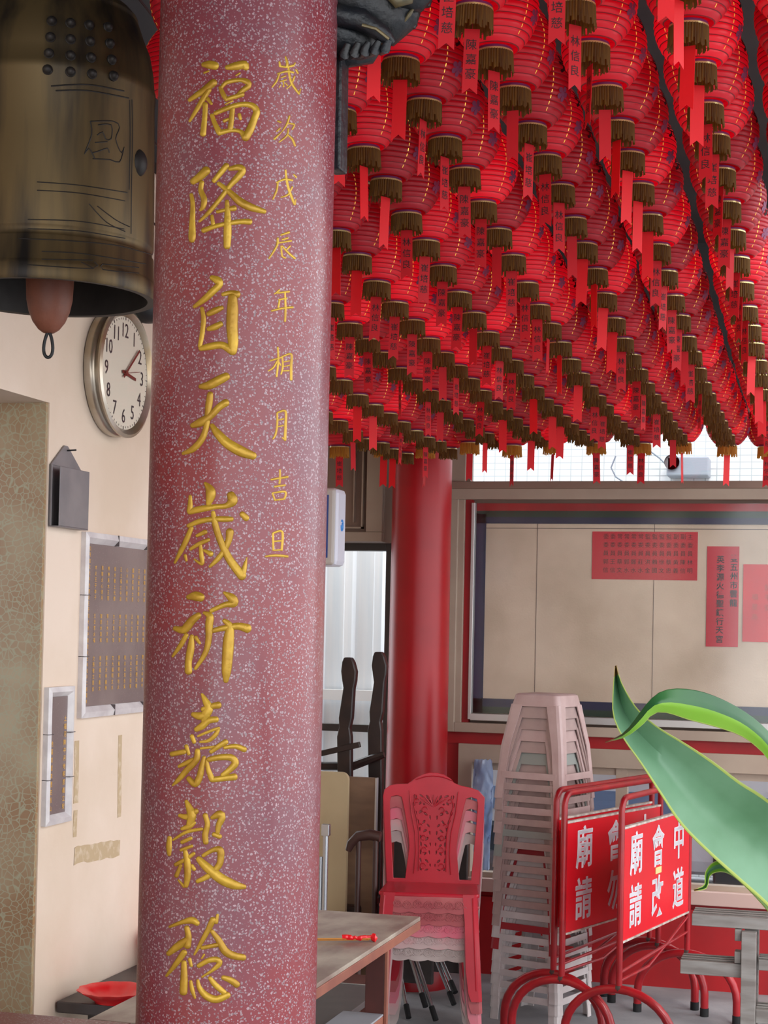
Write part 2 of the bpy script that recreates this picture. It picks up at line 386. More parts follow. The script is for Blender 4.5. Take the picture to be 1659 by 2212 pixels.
CH['降'] = (100, [[(480,1112,36),(430,1160,34),(360,1212,27)],[(440,1220,20),(430,1290,22),(460,1370,26),(450,1440,22),(425,1468,12)],[(345,1330,16),(358,1420,20),(355,1560,24),(352,1700,31),(350,1735,26)],[(660,1070,26),(610,1130,24),(548,1205,20)],
 [(690,1098,18),(770,1085,28),(805,1115,30),(745,1190,28),(690,1250,22),(600,1370,20),(500,1490,18),(418,1568,11)],[(590,1230,18),(680,1300,24),(780,1390,34),(880,1442,32),(1000,1480,20)],[(580,1482,16),(650,1466,16),(730,1450,25)],[(530,1520,15),(540,1592,18)],[(455,1650,22),(560,1612,20),(700,1582,20),(800,1570,23),(868,1572,26)],[(665,1390,18),(670,1500,26),(670,1650,34),(665,1790,30)]])
CH['自'] = (560, [[(530,165,22),(580,190,34),(600,225,28),(535,290,30),(460,360,26),(372,425,16)],[(440,440,17),(455,530,21),(445,650,21),(422,780,18)],[(630,315,18),(700,300,21),(755,315,32)],[(715,340,38),(715,450,48),(710,600,48),(720,740,44),(715,825,36)],[(500,490,22),(560,460,27),(618,435,20)],[(500,625,20),(560,605,28),(608,580,24)],[(430,800,22),(520,780,30),(620,770,30),(700,815,34)]])
CH['天'] = (560, [[(430,1140,22),(500,1130,36),(600,1080,38),(658,1050,34)],[(515,1210,26),(505,1290,30),(490,1400,25),(480,1500,25),(440,1610,27),(360,1700,27),(272,1740,15)],[(355,1490,22),(430,1460,36),(520,1400,30),(600,1320,30),(655,1285,32)],[(530,1490,20),(580,1560,34),(670,1650,42),(790,1720,44),(900,1762,32)]])
CH['歲'] = (1020, [[(470,100,14),(510,150,36),(520,200,42),(500,280,24)],[(335,215,14),(335,290,21),(330,350,25)],[(330,355,24),(430,330,28),(560,310,22),(660,300,24),(715,255,44),(700,205,34)],[(540,360,18),(555,450,27),(590,570,29),(640,690,31),(700,800,34),(800,930,38)],[(800,925,32),(820,860,22),(842,765,7)],[(320,480,18),(420,440,23),(540,420,22),(640,420,25),(705,420,21)],[(345,500,20),(300,610,23),(250,710,20),(197,810,11)],[(800,375,24),(838,412,27)],[(690,535,34),(680,610,28),(640,700,24),(580,780,22),(512,845,13)],[(395,570,14),(470,535,21)],[(335,690,14),(420,640,19),(500,605,16)],[(425,650,14),(435,740,20),(440,820,17),(372,780,8)],[(290,745,14),(300,790,12)],[(460,700,12),(520,732,24)]])
CH['祈'] = (1020, [[(320,1120,22),(380,1110,40),(430,1122,36)],[(200,1400,21),(280,1410,34),(350,1330,34),(410,1282,26)],[(300,1460,20),(250,1550,21),(177,1650,11)],[(350,1470,18),(340,1580,31),(320,1700,29),(320,1785,31)],[(385,1480,18),(420,1532,13)],[(640,1080,13),(710,1130,38),(728,1175,34),(640,1190,23),(522,1242,18)],[(460,1260,14),(510,1290,31),(505,1370,33),(500,1500,27),(470,1620,23),(382,1760,14)],[(540,1420,20),(620,1400,24),(760,1380,30),(848,1400,38)],[(640,1330,18),(690,1380,31),(680,1500,46),(670,1640,46),(660,1780,40),(655,1868,22)]])
CH['嘉'] = (1460, [[(440,165,12),(470,220,26),(500,290,38),(470,350,40),(460,410,24)],[(450,300,22),(540,270,26),(588,262,30)],[(360,345,20),(420,360,34),(490,350,28)],[(390,480,22),(440,450,30),(500,400,28),(568,390,26)],[(405,540,10),(500,500,13),(590,468,14)],[(425,592,11),(500,580,16),(560,530,20),(588,485,14)],[(350,540,18),(370,592,18)],[(300,630,18),(322,700,15)],[(172,700,22),(280,680,22)],[(430,650,11),(560,635,13)],[(522,680,18),(590,630,22),(653,592,25)],[(645,642,16),(740,630,21),(820,660,24)],[(400,670,22),(390,750,28),(300,850,26),(230,930,20),(178,980,9)],[(237,810,16),(300,780,20),(360,750,18)],[(460,730,16),(440,810,25),(420,900,28),(380,970,28),(322,920,22)],[(480,760,16),(500,850,22),(532,928,26)],[(500,750,22),(600,730,26),(700,732,29),(740,780,31),(690,840,26),(625,888,20)],[(540,930,24),(650,915,26),(732,905,30)]])
CH['穀'] = (1460, [[(300,1125,16),(330,1190,30),(350,1250,38),(330,1330,28)],[(242,1250,17),(310,1262,26),(388,1212,24)],[(262,1370,16),(330,1345,24),(375,1315,14)],[(182,1470,11),(300,1400,15),(440,1372,14)],[(150,1450,18),(145,1530,24),(147,1600,17)],[(262,1490,17),(340,1455,17)],[(252,1560,14),(350,1525,14)],[(207,1690,18),(300,1640,18),(368,1592,15)],[(290,1570,18),(310,1680,29),(312,1800,27),(297,1880,20)],[(250,1700,16),(212,1790,19)],[(230,1830,10),(280,1888,13)],[(350,1700,16),(370,1732,18)],[(470,1250,23),(490,1330,23),(470,1420,27),(475,1490,24)],[(532,1270,18),(600,1240,35),(620,1270,31),(590,1340,25),(580,1400,20)],[(547,1420,20),(600,1440,21)],[(452,1610,16),(540,1560,20),(600,1560,31),(610,1620,29),(590,1700,27),(500,1790,24),(402,1840,19)],[(410,1640,24),(480,1710,37),(600,1810,43),(720,1870,39),(820,1890,20)]])
CH['稔'] = (1850, [[(152,630,13),(260,590,19),(350,572,30),(398,600,23)],[(305,640,22),(320,720,27),(310,800,30)],[(142,870,22),(230,800,33),(320,740,28)],[(280,860,27),(210,960,23),(122,1070,11)],[(280,950,22),(280,1100,31),(275,1215,33)],[(330,920,16),(345,980,13)],[(340,1120,14),(355,1200,19),(378,1268,11)],[(540,568,28),(500,650,24),(440,760,20),(372,880,9)],[(580,525,13),(567,590,18)],[(530,670,18),(590,750,27),(650,850,34),(730,890,31),(812,905,27)],[(442,820,17),(590,790,19)],[(460,880,10),(440,912,9)],[(412,980,20),(500,932,23),(575,925,25),(598,962,24),(520,1030,14),(442,1080,9)],[(402,1110,14),(420,1180,22),(480,1250,31),(570,1282,31),(670,1242,28)],[(512,1090,18),(560,1150,25),(640,1220,23)],[(632,1085,20),(700,1110,27),(753,1148,29)]])
CH['歲 '] = (100, [[(1190,95,8),(1205,150,13),(1200,185,11)],[(1135,140,8),(1140,175,11)],[(1140,178,10),(1200,185,10),(1260,172,11)],[(1275,150,8),(1262,175,8)],[(1120,245,8),(1200,225,10),(1260,235,10)],[(1135,240,9),(1110,310,10),(1070,365,7)],[(1215,180,9),(1225,260,11),(1250,340,12),(1310,425,10)],[(1310,425,10),(1325,382,6)],[(1285,210,9),(1300,240,9)],[(1270,270,9),(1240,340,8),(1200,380,6)],[(1150,280,7),(1190,265,8)],[(1140,315,7),(1195,300,8)],[(1170,310,7),(1172,360,8)],[(1145,345,6),(1133,368,5)],[(1190,330,7),(1208,352,7)]])
CH['次'] = (100, [[(1120,670,8),(1145,680,10)],[(1112,760,8),(1142,732,8)],[(1090,830,11),(1130,790,9),(1152,768,6)],[(1225,625,9),(1200,700,10),(1160,760,7)],[(1200,690,7),(1268,700,10),(1250,742,8)],[(1215,740,9),(1200,800,10),(1132,858,7)],[(1205,790,8),(1250,830,11),(1275,890,10)]])
CH['戊'] = (100, [[(1110,1220,8),(1180,1192,10),(1250,1200,10)],[(1120,1220,9),(1110,1290,10),(1077,1368,8)],[(1190,1110,9),(1200,1200,11),(1225,1300,12),(1270,1415,12)],[(1275,1415,9),(1281,1372,6)],[(1265,1150,8),(1285,1172,9)],[(1250,1260,9),(1210,1330,9),(1150,1352,7)]])
CH['辰'] = (100, [[(1150,1690,9),(1220,1667,11)],[(1120,1720,11),(1110,1790,11),(1042,1900,8)],[(1160,1732,8),(1210,1717,9)],[(1122,1762,8),(1240,1742,9)],[(1150,1790,8),(1160,1880,9),(1190,1895,8)],[(1160,1790,8),(1210,1845,10),(1272,1900,11)],[(1230,1790,9),(1192,1830,7)]])
CH['年'] = (560, [[(1135,275,8),(1092,310,7)],[(1112,302,8),(1220,290,10)],[(1130,362,8),(1200,350,9)],[(1135,372,9),(1125,430,9)],[(1065,462,9),(1160,440,10),(1253,430,11)],[(1185,300,8),(1190,450,10),(1185,555,10)]])
CH['相'] = (560, [[(1050,910,8),(1150,880,9)],[(1120,790,9),(1125,900,10),(1110,1050,9)],[(1115,910,8),(1080,970,9),(1037,1000,7)],[(1130,920,7),(1145,950,7)],[(1160,870,8),(1165,960,9),(1150,1028,8)],[(1165,870,8),(1240,852,11),(1240,960,12),(1240,1078,12)],[(1172,920,7),(1225,910,7)],[(1172,960,7),(1225,950,7)],[(1172,1000,7),(1220,998,7)]])
CH['月'] = (560, [[(1115,1378,9),(1115,1480,10),(1100,1570,10),(1077,1608,8)],[(1117,1375,9),(1188,1362,11),(1190,1480,12),(1185,1618,13)],[(1180,1615,9),(1160,1598,6)],[(1127,1440,7),(1170,1430,8)],[(1122,1500,7),(1168,1490,8)]])
CH['吉'] = (1020, [[(1140,-20,9),(1140,60,10),(1135,100,10)],[(1062,66,9),(1208,42,11)],[(1092,130,9),(1185,116,9)],[(1072,188,9),(1095,252,9)],[(1077,186,8),(1188,176,10),(1180,238,10)],[(1097,250,8),(1180,240,9)]])
CH['旦'] = (1020, [[(1077,548,10),(1080,698,10)],[(1080,545,9),(1160,536,11),(1155,698,11)],[(1087,620,8),(1148,615,8)],[(1087,700,8),(1153,696,8)],[(1012,755,8),(1100,746,12),(1208,755,11)]])
big = True
for k, (y0, st) in CH.items():
    mb = MB().use(gold)
    for P in st: stroke(mb, P, y0, .62 if P[0][2] > 12 or len(k) == 1 and st[0][0][2] > 12 else .5)
    o = mb.build('gilded_character', None, pil, smooth=60)

# low terrazzo parapet at the pillar's left
pe = at(150, 2196, 2, .905)
par = MB().use(terr).box((XL + .02, pe.y - .24, .84), (PX - PR + .02, pe.y, .905)).box((XL + .02, pe.y - .21, 0), (PX - PR + .02, pe.y - .03, .84))
tag(par.build('parapet', None, bevel=.008), 'speckled red terrazzo parapet joining the left side of the near pillar', 'parapet')

# ================================================================== BELL
BD = 3.6
bc = atD(107, 645, BD); BX, BY, BZ = bc.x, bc.y, bc.z; BR = 226 * BD / FPX
bell = empty('temple_bell', (BX, BY, BZ))
tag(bell, 'large aged bronze temple bell hanging left of the terrazzo pillar', 'bell')
br = bpy.data.materials.new('aged_bronze'); br.use_nodes = True; nt = br.node_tree; N = nt.nodes; L = nt.links
b = N['Principled BSDF']; b.inputs['Metallic'].default_value = .6; b.inputs['Roughness'].default_value = .42
tc = N.new('ShaderNodeTexCoord'); mp = N.new('ShaderNodeMapping'); mp.inputs['Scale'].default_value = (9, 9, 1.1)
n1 = N.new('ShaderNodeTexNoise'); n1.inputs['Scale'].default_value = 1.6; n1.inputs['Detail'].default_value = 8
r1 = N.new('ShaderNodeValToRGB'); r1.color_ramp.elements[0].position = .38; r1.color_ramp.elements[0].color = lin((36, 32, 30))
r1.color_ramp.elements[1].position = .62; r1.color_ramp.elements[1].color = lin((102, 84, 54))
L.new(tc.outputs['Object'], mp.inputs[0]); L.new(mp.outputs[0], n1.inputs['Vector']); L.new(n1.outputs['Fac'], r1.inputs[0]); L.new(r1.outputs[0], b.inputs['Base Color'])
r2 = N.new('ShaderNodeMapRange'); r2.inputs[3].default_value = .4; r2.inputs[4].default_value = .6; L.new(n1.outputs['Fac'], r2.inputs[0]); L.new(r2.outputs[0], b.inputs['Roughness'])
bdark = mat('bell_dark_metal', (46, 42, 40), .55, .5, rgb2=(56, 52, 50), scale=20)
k = BR / .226
bp = [(.226, 0), (.229, .006), (.228, .03), (.224, .038), (.222, .04), (.221, .088), (.2195, .09), (.217, .094), (.217, .104), (.2195, .108), (.2205, .112),
      (.219, .2), (.2175, .3), (.215, .42), (.2165, .424), (.2165, .44), (.214, .444), (.211, .48), (.203, .52), (.19, .55), (.178, .583), (.174, .59), (.1755, .594), (.174, .598), (.16, .613), (.13, .635), (.08, .655), (.03, .667), (.002, .668)]
inn = [(.002, .63), (.09, .62), (.15, .57), (.185, .5), (.203, .2), (.21, 0.001), (.226, 0)]
MB().use(br).lathe([(r * k, z) for r, z in bp], 96).build('body', None, bell, smooth=50)
MB().use(bdark).lathe([(r * k, z) for r, z in inn], 64).build('inner_wall', None, bell, smooth=50)
def bellr(z):
    for (r0, z0), (r1_, z1) in zip(bp, bp[1:]):
        if z0 <= z <= z1 and z1 > z0: return (r0 + (r1_ - r0) * (z - z0) / (z1 - z0)) * k
    return .2
def bellpt(x, y, off=0):
    z = .3; 
    for _ in range(6):
        r = bellr(z) + off; d = ray(x, y); ox, oy = CAM.x - BX, CAM.y - BY
        a = d.x**2 + d.y**2; bb = 2 * (ox*d.x + oy*d.y); c = ox*ox + oy*oy - r*r
        q = bb*bb - 4*a*c; t = (-bb - math.sqrt(max(q, 0))) / (2*a); P = CAM + d * t; z = min(max(P.z - BZ, .001), .6)
    return P - Vector((BX, BY, BZ)), Vector((P.x - BX, P.y - BY, 0)).normalized()
for r in range(4):
    for c in range(4):
        x = 112 + c * 40 + r * (-2 + c * 2); y = 46 + r * 35 + c * 4.5
        if c == 0: x = 112 - r * 3
        P, n = bellpt(x, y)
        mb = MB().use(bdark); Tm = n.to_track_quat('Z', 'Y').to_matrix().to_4x4(); Tm.translation = P
        mb.lathe([(.0105, -.004), (.0105, .003), (.009, .004), (.0085, .008), (.006, .012), (.003, .014), (.0001, .0145)], 14, T=Tm)
        mb.build('boss', None, bell, smooth=50)
def bell_line(mb, pts, rad=.0011):
    Q = cr([p + (0,) for p in pts], 8); mb.tube([bellpt(p[0], p[1])[0] for p in Q], rad, 5)
mb = MB().use(bdark)
for P in ([(80,393),(170,400),(275,416)],[(80,411),(170,417),(270,434)],[(60,474),(170,478),(268,495)],[(60,494),(170,499),(270,515)],[(285,215),(286,300),(284,400),(283,505)],[(280,216),(281,300),(279,410)],
          [(40,515),(150,520),(250,530),(328,550)],[(90,543),(180,548),(315,570)],[(90,560),(200,562)],[(50,571),(200,580),(204,566)],[(175,566),(203,580)],[(222,570),(222,582),(300,590)],[(222,570),(300,578)],
          [(192,440),(230,480),(270,500)],[(210,445),(250,475),(280,490)]):
    bell_line(mb, P)
for P in ([(110,186),(190,183),(268,197)],[(120,196),(190,196),(278,212)]): bell_line(mb, P, .0016)
for P in ([(195,262),(245,262),(258,275),(250,300),(262,330),(268,318),(258,350),(238,345),(200,343)],[(195,262),(198,290),(182,333),(192,320),(205,343)],[(212,270),(240,270),(240,300),(228,300),(222,285),(210,292)],[(205,308),(232,306)],[(200,330),(215,326),(232,320),(236,330)]):
    bell_line(mb, P, .0013)
mb.build('engraving', None, bell)
P, n = bellpt(303, 352); MB().use(bdark).ell(P - n * .008, .022, .022, .03).build('striking_boss', None, bell, smooth=60)
# crown loop and hanger
MB().use(bdark).tube([(0.05*math.cos(a), 0, .665 + .07*math.sin(a)) for a in [math.pi*i/12 for i in range(13)]], .014, 10).build('crown_loop', None, bell, smooth=60)
MB().use(bdark).tube([(0, 0, .72), (0, 0, ZC - BZ)], .012, 8).build('hanging_rod', None, bell, smooth=60)
# clapper
wood_r = mat('reddish_clapper_wood', (130, 76, 56), .55, rgb2=(108, 60, 44), scale=14, bump=.15)
cz = at(103, 720, 1, BY).z - BZ
zz = cz
cp = [(.0005, zz), (.012, zz + .001), (.022, zz + .008), (.034, zz + .024), (.043, zz + .046), (.048, zz + .07), (.050, zz + .11), (.048, zz + .3), (.03, zz + .33), (.0005, zz + .335)]
cl = MB().use(wood_r).lathe(cp, 32, c=(0, 0, 0)).build('clapper', None, bell, smooth=60)
MB().use(bdark).tube([(0, 0, zz + .33), (0, 0, .65)], .005, 8).build('clapper_rod', None, cl)
c0 = Vector((0, 0, zz)); a_ = Rt.copy(); a_.z = 0; a_.normalize()
pts = [c0 + a_ * (.0125 * math.sin(t) * (.45 + .55 * (1 - math.cos(t)) / 2)) + Vector((0, 0, -.024 + .027 * math.cos(t))) for t in [2 * math.pi * i / 24 for i in range(24)]]
MB().use(black).tube(pts, .0035, 8, closed=True).build('iron_loop', None, cl, smooth=60)
# object behind bell at the wall (dark bracket lamp seen below the rim)
pb = at(316, 676, 0, XL + .06)
tag(MB().use(black).ell((XL + .06, pb.y, pb.z + .02), .05, .07, .05).box((XL, pb.y - .03, pb.z + .02), (XL + .05, pb.y + .03, pb.z + .09)).build('wall_bracket', None, smooth=40), 'small black rounded bracket on the cream wall just above the clock', 'bracket')

# ================================================================== CLOCK
cc = at(270, 806, 0, XL + .045)
ck = empty('wall_clock', (XL, cc.y, cc.z)); RC = .179
tag(ck, 'round silver-rimmed wall clock with white dial on the cream wall', 'clock')
TX = Matrix.Rotation(R_(90), 4, 'Y')  # z axis -> +x
chrome = mat('worn_silver_rim', (188, 180, 168), .28, .7, rgb2=(160, 140, 110), scale=7)
dial = mat('clock_dial', (226, 214, 194), .5)
ink = mat('dark_clock_ink', (58, 46, 50), .6)
MB().use(chrome).lathe([(RC * .86, 0), (RC * .97, .003), (RC * .99, .02), (RC * .97, .03), (RC * .94, .034), (RC, .046), (RC, .052), (RC * .95, .056), (RC * .9, .05), (RC * .87, .044)], 64, T=TX).build('rim', None, ck, smooth=35)
MB().use(dial).lathe([(.0005, .043), (RC * .875, .043)], 64, T=TX).build('dial', None, ck)
num = MB().use(ink)
for h in range(1, 13):
    a = math.radians(30 * h); rr = RC * .66
    put_glyph(num, str(h), (.0442, rr * math.sin(a), rr * math.cos(a)), (0, 1, 0), (0, 0, 1), .056, sx=.9)
for i in range(60):
    a = math.radians(6 * i); r1_, r2_ = RC * .82, RC * (.85 if i % 5 else .87)
    num.beam((.0442, r1_*math.sin(a), r1_*math.cos(a)), (.0442, r2_*math.sin(a), r2_*math.cos(a)), .0012 if i % 5 else .0025, .0006, up=(1, 0, 0))
num.build('numerals', None, ck)
hand = mat('brown_clock_hand', (120, 48, 40), .4)
def hand_(ang, l, w, x, nm, back=.02):
    a = math.radians(ang); MB().use(hand).beam((x, -back*math.sin(a), -back*math.cos(a)), (x, l*math.sin(a), l*math.cos(a)), w, .0015, up=(1, 0, 0)).build(nm, None, ck)
hand_(49, .115, .006, .049, 'minute_hand'); hand_(97, .07, .008, .047, 'hour_hand'); hand_(80, .09, .0015, .051, 'second_hand')
MB().use(hand).lathe([(.0005, .052), (.008, .052), (.008, .045)], 16, T=TX).build('hub', None, ck)
MB().use(glassmat('clock_glass', (250, 250, 250), .03)).lathe([(.0005, .0555), (RC * .93, .0545)], 48, T=TX).build('glass', None, ck)

# ================================================================== ITEMS ON LEFT WALL
def L_(x, y): p = at(x, y, 0, XL); return p.y, p.z
steel = mat('grey_sheet_metal', (132, 124, 124), .45, .3, rgb2=(116, 110, 112), scale=9)
y0, z1 = L_(106, 1003); y1, _ = L_(171, 1018); _, z0 = L_(104, 1135); ya, za = L_(138, 963)
hb = empty('metal_holder', (XL, (y0 + y1) / 2, z0)); tag(hb, 'small grey metal wall box with pointed back plate below the clock', 'wall box')
def rel(o, e): o.location = -Vector(e.location); return o
mb = MB().use(steel).add([(XL+.002, y0, z1), (XL+.002, y1, z1), (XL+.002, ya+.012, za), (XL+.002, ya-.006, za), (XL+.006, y0, z1), (XL+.006, y1, z1), (XL+.006, ya+.012, za), (XL+.006, ya-.006, za)],
   [(0,1,2,3),(7,6,5,4),(0,4,5,1),(1,5,6,2),(2,6,7,3),(3,7,4,0)]); mb.box((XL+.001, y0, z0), (XL+.004, y1, z1))
rel(mb.build('back_plate'), hb).parent = hb
mb = MB().use(steel).box((XL + .028, y0 + .004, z0), (XL + .031, y1 - .002, z1 - .004)).box((XL+.002, y0, z0 - .003), (XL + .031, y1, z0)).box((XL+.002, y1 - .004, z0), (XL + .031, y1 - .001, z1 - .004))
mb.box((XL+.002, y0, z0), (XL + .01, y0 + .003, z1))
rel(mb.build('tray', None, bevel=.001), hb).parent = hb
o = MB().use(black).tube([(XL, ya + .008, za - .012), (XL + .03, ya + .012, za - .01)], .0022, 8).build('nail'); tag(o, 'dark nail in the cream wall holding up the grey metal box', 'nail')
# plaques
tilew = mat('white_edging_tile', (216, 210, 208), .35, rgb2=(196, 188, 188), scale=20)
plq = terrazzo('plaque_granite', (112, 94, 92), (126, 108, 104), (140, 122, 118), 180, .02, .35)
goldink = mat('gold_lettering', (226, 170, 56), .5, .2)
joint_m = mat('tile_joint', (90, 80, 80), .8)
def plaque(name, ya, yb, zb, zt, w, label, cols, rows, cs, seed, groups=None):
    e = empty(name, (XL, (ya + yb) / 2, zb)); tag(e, label, 'plaque')
    a = MB().use(plq).box((XL + .001, ya + w, zb + w), (XL + .006, yb - w, zt - w)); rel(a.build('stone_panel'), e).parent = e
    f = MB().use(tilew)
    def seg(p, q, ty):
        # sloped edging: outer high, inner low
        (y_a, z_a), (y_b, z_b) = p, q
        f.add([(XL, y_a, z_a), (XL, y_b, z_b), (XL + .016, y_b, z_b), (XL + .016, y_a, z_a)], [(0, 1, 2, 3)])
    O = [(ya, zb), (yb, zb), (yb, zt), (ya, zt)]; I = [(ya + w, zb + w), (yb - w, zb + w), (yb - w, zt - w), (ya + w, zt - w)]
    for i in range(4):
        j = (i + 1) % 4
        vs = [(XL, O[i][0], O[i][1]), (XL, O[j][0], O[j][1]), (XL + .014, O[i][0], O[i][1]), (XL + .014, O[j][0], O[j][1]), (XL + .018, (O[i][0]+I[i][0])/2, (O[i][1]+I[i][1])/2), (XL + .018, (O[j][0]+I[j][0])/2, (O[j][1]+I[j][1])/2), (XL + .004, I[i][0], I[i][1]), (XL + .004, I[j][0], I[j][1])]
        f.add(vs, [(0, 1, 3, 2), (2, 3, 5, 4), (4, 5, 7, 6)])
    f.use(joint_m)
    for q in (.33, .66):
        yy = ya + (yb - ya) * q; z_ = zb + (zt - zb) * q
        if yb - ya > .3:
            for zc in (zb, zt): f.box((XL, yy - .0008, min(zc, zc + (w if zc == zb else -w))), (XL + .0185, yy + .0008, max(zc, zc + (w if zc == zb else -w))))
        for yc in (ya, yb - w): f.box((XL, yc, z_ - .0008), (XL + .0185, yc + w, z_ + .0008))
    rel(f.build('tile_border'), e).parent = e
    t = MB().use(goldink); rnd = random.Random(seed)
    S_ = '神恩浩蕩民國敬獻信士弟子合境平安福德正文王林陳李張黃吳大仁義禮智光明山水金木火土天地人和中心年月日立'
    for c in range(cols):
        yc = yb - w - cs * .9 - c * (yb - ya - 2 * w - cs * 1.6) / max(1, cols - 1) if cols > 1 else (ya + yb) / 2
        for r in range(rows):
            if groups and not groups(c, r): continue
            zc = zt - w - cs * 1.0 - r * (zt - zb - 2 * w - cs * 2) / (rows - 1)
            put_glyph(t, rnd.choice(S_), (XL + .0075, yc, zc), (0, 1, 0), (0, 0, 1), cs, .0)
    rel(t.build('gold_lettering'), e).parent = e
ya, zt = L_(176, 1148); yb = L_(176, 1148)[0] + .62; zb = L_(164, 1552)[1]
plaque('stone_plaque', ya, yb, zb, zt, .03, 'large grey stone plaque with gold lettering and white tile edging behind pillar', 14, 26, .0135, 3,
       lambda c, r: r in (3,4,5,6,7,8,11,12,13,14,15,18,19,20,21,22,23) or c == 13)
ya, zt = L_(95.5, 1485); yb, _ = L_(152, 1484); zb = L_(94, 1784)[1]
plaque('stone_plaque', ya, yb, zb, zt, .026, 'narrow grey stone plaque with two gold text columns beside the doorway edge', 2, 14, .016, 5, lambda c, r: (r > 1 if c == 0 else r > 4))
# tape remains, chipped paint, pencil marks
tape = mat('old_brown_tape', (186, 162, 128), .7, rgb2=(214, 196, 172), scale=40, contrast=(.5, .75))
def tapef(pts, w, label):
    mb = MB().use(tape); (xa_, ya_), (xb_, yb_) = pts; a = Vector((XL + .0012,) + L_(xa_, ya_)); b_ = Vector((XL + .0012,) + L_(xb_, yb_))
    n = max(3, int((b_ - a).length / .02)); d = (b_ - a).normalized(); s = Vector((1, 0, 0)).cross(d); vs = []; fs = []
    for i in range(n + 1):
        c = a.lerp(b_, i / n); w1_ = w / 2 * random.uniform(.8, 1.05); w2_ = w / 2 * random.uniform(.8, 1.05)
        vs += [c - s * w1_, c + s * w2_, c - s * w1_ - Vector((.001, 0, 0)), c + s * w2_ - Vector((.001, 0, 0))]
        if i: q = 4 * i; fs += [(q-4, q-3, q+1, q), (q-4, q, q+2, q-2), (q-3, q-1, q+3, q+1)]
    tag(mb.add(vs, fs).build('tape_strip'), label, 'tape')
tapef([(166, 1600), (163, 1735)], .03, 'upper left strip of torn brown tape on the cream wall beside the narrow plaque')
tapef([(163, 1750), (161, 1808)], .024, 'short torn tape remnant low on the wall, under the left vertical strip')
tapef([(259, 1588), (257, 1765)], .026, 'thin vertical strip of torn tape on the cream wall nearest the pillar')
tapef([(160, 1848), (258, 1832)], .05, 'wide horizontal strip of brown tape low on the cream wall')

# low dark table by left wall with plate and box
P = at(125, 2163, 0, XL + .01); tz = P.z; ty = P.y
dt = empty('low_table', (XL + .2, ty + .5, 0)); tag(dt, 'low black table against the cream wall behind the pillar, holding red plate', 'table')
blk = mat('worn_black_laminate', (62, 56, 56), .45, rgb2=(78, 70, 68), scale=10)
rel(MB().use(blk).box((XL + .005, ty, tz - .03), (XL + .385, ty + 1.1, tz)).build('tabletop', None, bevel=.004), dt).parent = dt
for xx, yy in ((XL + .09, ty + .06), (XL + .35, ty + .06), (XL + .09, ty + 1.04), (XL + .35, ty + 1.04)):
    rel(MB().use(blk).box((xx - .015, yy - .015, 0), (xx + .015, yy + .015, tz - .03)).build('leg'), dt).parent = dt
pp = at(247, 2147, 2, tz + .02)
rp = mat('red_plastic_glossy', (226, 26, 34), .25)
prf = [(.0005, .0), (.05, 0), (.052, .004), (.075, .02), (.094, .03), (.096, .033), (.092, .032), (.072, .023), (.05, .008), (.0005, .006)]
mb = MB().use(rp); nseg = 48
for r, z in prf:
    for j in range(nseg):
        a = 2 * math.pi * j / nseg; rr = r * (1 + (.03 * math.cos(12 * a) if r > .07 else 0)); mb.v.append(Vector((rr * math.cos(a), rr * math.sin(a), z)))
for i in range(len(prf) - 1):
    for j in range(nseg): mb.f.append([i*nseg+j, i*nseg+(j+1) % nseg, (i+1)*nseg+(j+1) % nseg, (i+1)*nseg+j]); mb.m.append(0)
tag(mb.build('plate', None, smooth=50, loc=(pp.x, pp.y, tz)), 'shallow red plastic plate with wavy rim on the low black table', 'plate')
pq = at(292, 2086, 2, tz)
bx = empty('offering_box', (XL + .13, pq.y + .1, tz)); tag(bx, 'red and orange round-cornered box on the low black table by the wall', 'box')
MB().use(mat('orange_plastic', (222, 130, 96), .4)).box((-.09, -.1, 0), (.12, .15, .045)).build('base', None, bx, bevel=.015)
MB().use(rp).box((-.095, -.105, .045), (.125, .155, .11)).build('lid', None, bx, bevel=.02)

# ================================================================== PROJECTING SIGN BOX on wall end
SY = 6.2
pa = at(700, 1052, 1, SY); pb_ = at(722, 1218, 1, SY)
sg = empty('sign_box', (XL, SY, pb_.z)); tag(sg, 'blue and white projecting sign box with small blue swirl, behind the pillar', 'sign')
xr = at(724, 1140, 1, SY).x; th = .13; zt = pa.z; zb = at(715, 1222, 1, SY).z
grey_p = mat('grey_plastic', (176, 170, 164), .4); pale_p = mat('pale_blue_grey_plastic', (212, 214, 226), .35)
o = MB().use(pale_p).box((XL - .02, SY + .02, zb), (xr, SY + .02 + th, zt)).build('housing', None, bevel=.02); rel(o, sg).parent = sg
o = MB().use(grey_p).box((XL - .02, SY, zb + .004), (xr - .004, SY + .02, zt - .004)).build('face_frame', None, bevel=.01); rel(o, sg).parent = sg
o = MB().use(mat('blue_panel', (30, 62, 130), .35)).box((XL - .02, SY - .002, zb + .03), (xr - .028, SY + .001, zt - .03)).build('blue_panel'); rel(o, sg).parent = sg
mb = MB().use(mat('logo_blue', (60, 140, 214), .4)); yc = SY + .085; zc = at(740, 1132, 1, SY).z
mb.tube([(xr + .0008, yc + .012 * math.sin(t) , zc + .02 * math.cos(t)) for t in [math.pi * i / 8 for i in range(-2, 13)]], .0035, 6)
mb.tube([(xr + .0008, yc + .005 * math.sin(t) - .002, zc + .01 * math.cos(t) - .004) for t in [math.pi * i / 6 for i in range(0, 9)]], .003, 6)
o = mb.build('swirl_logo'); rel(o, sg).parent = sg

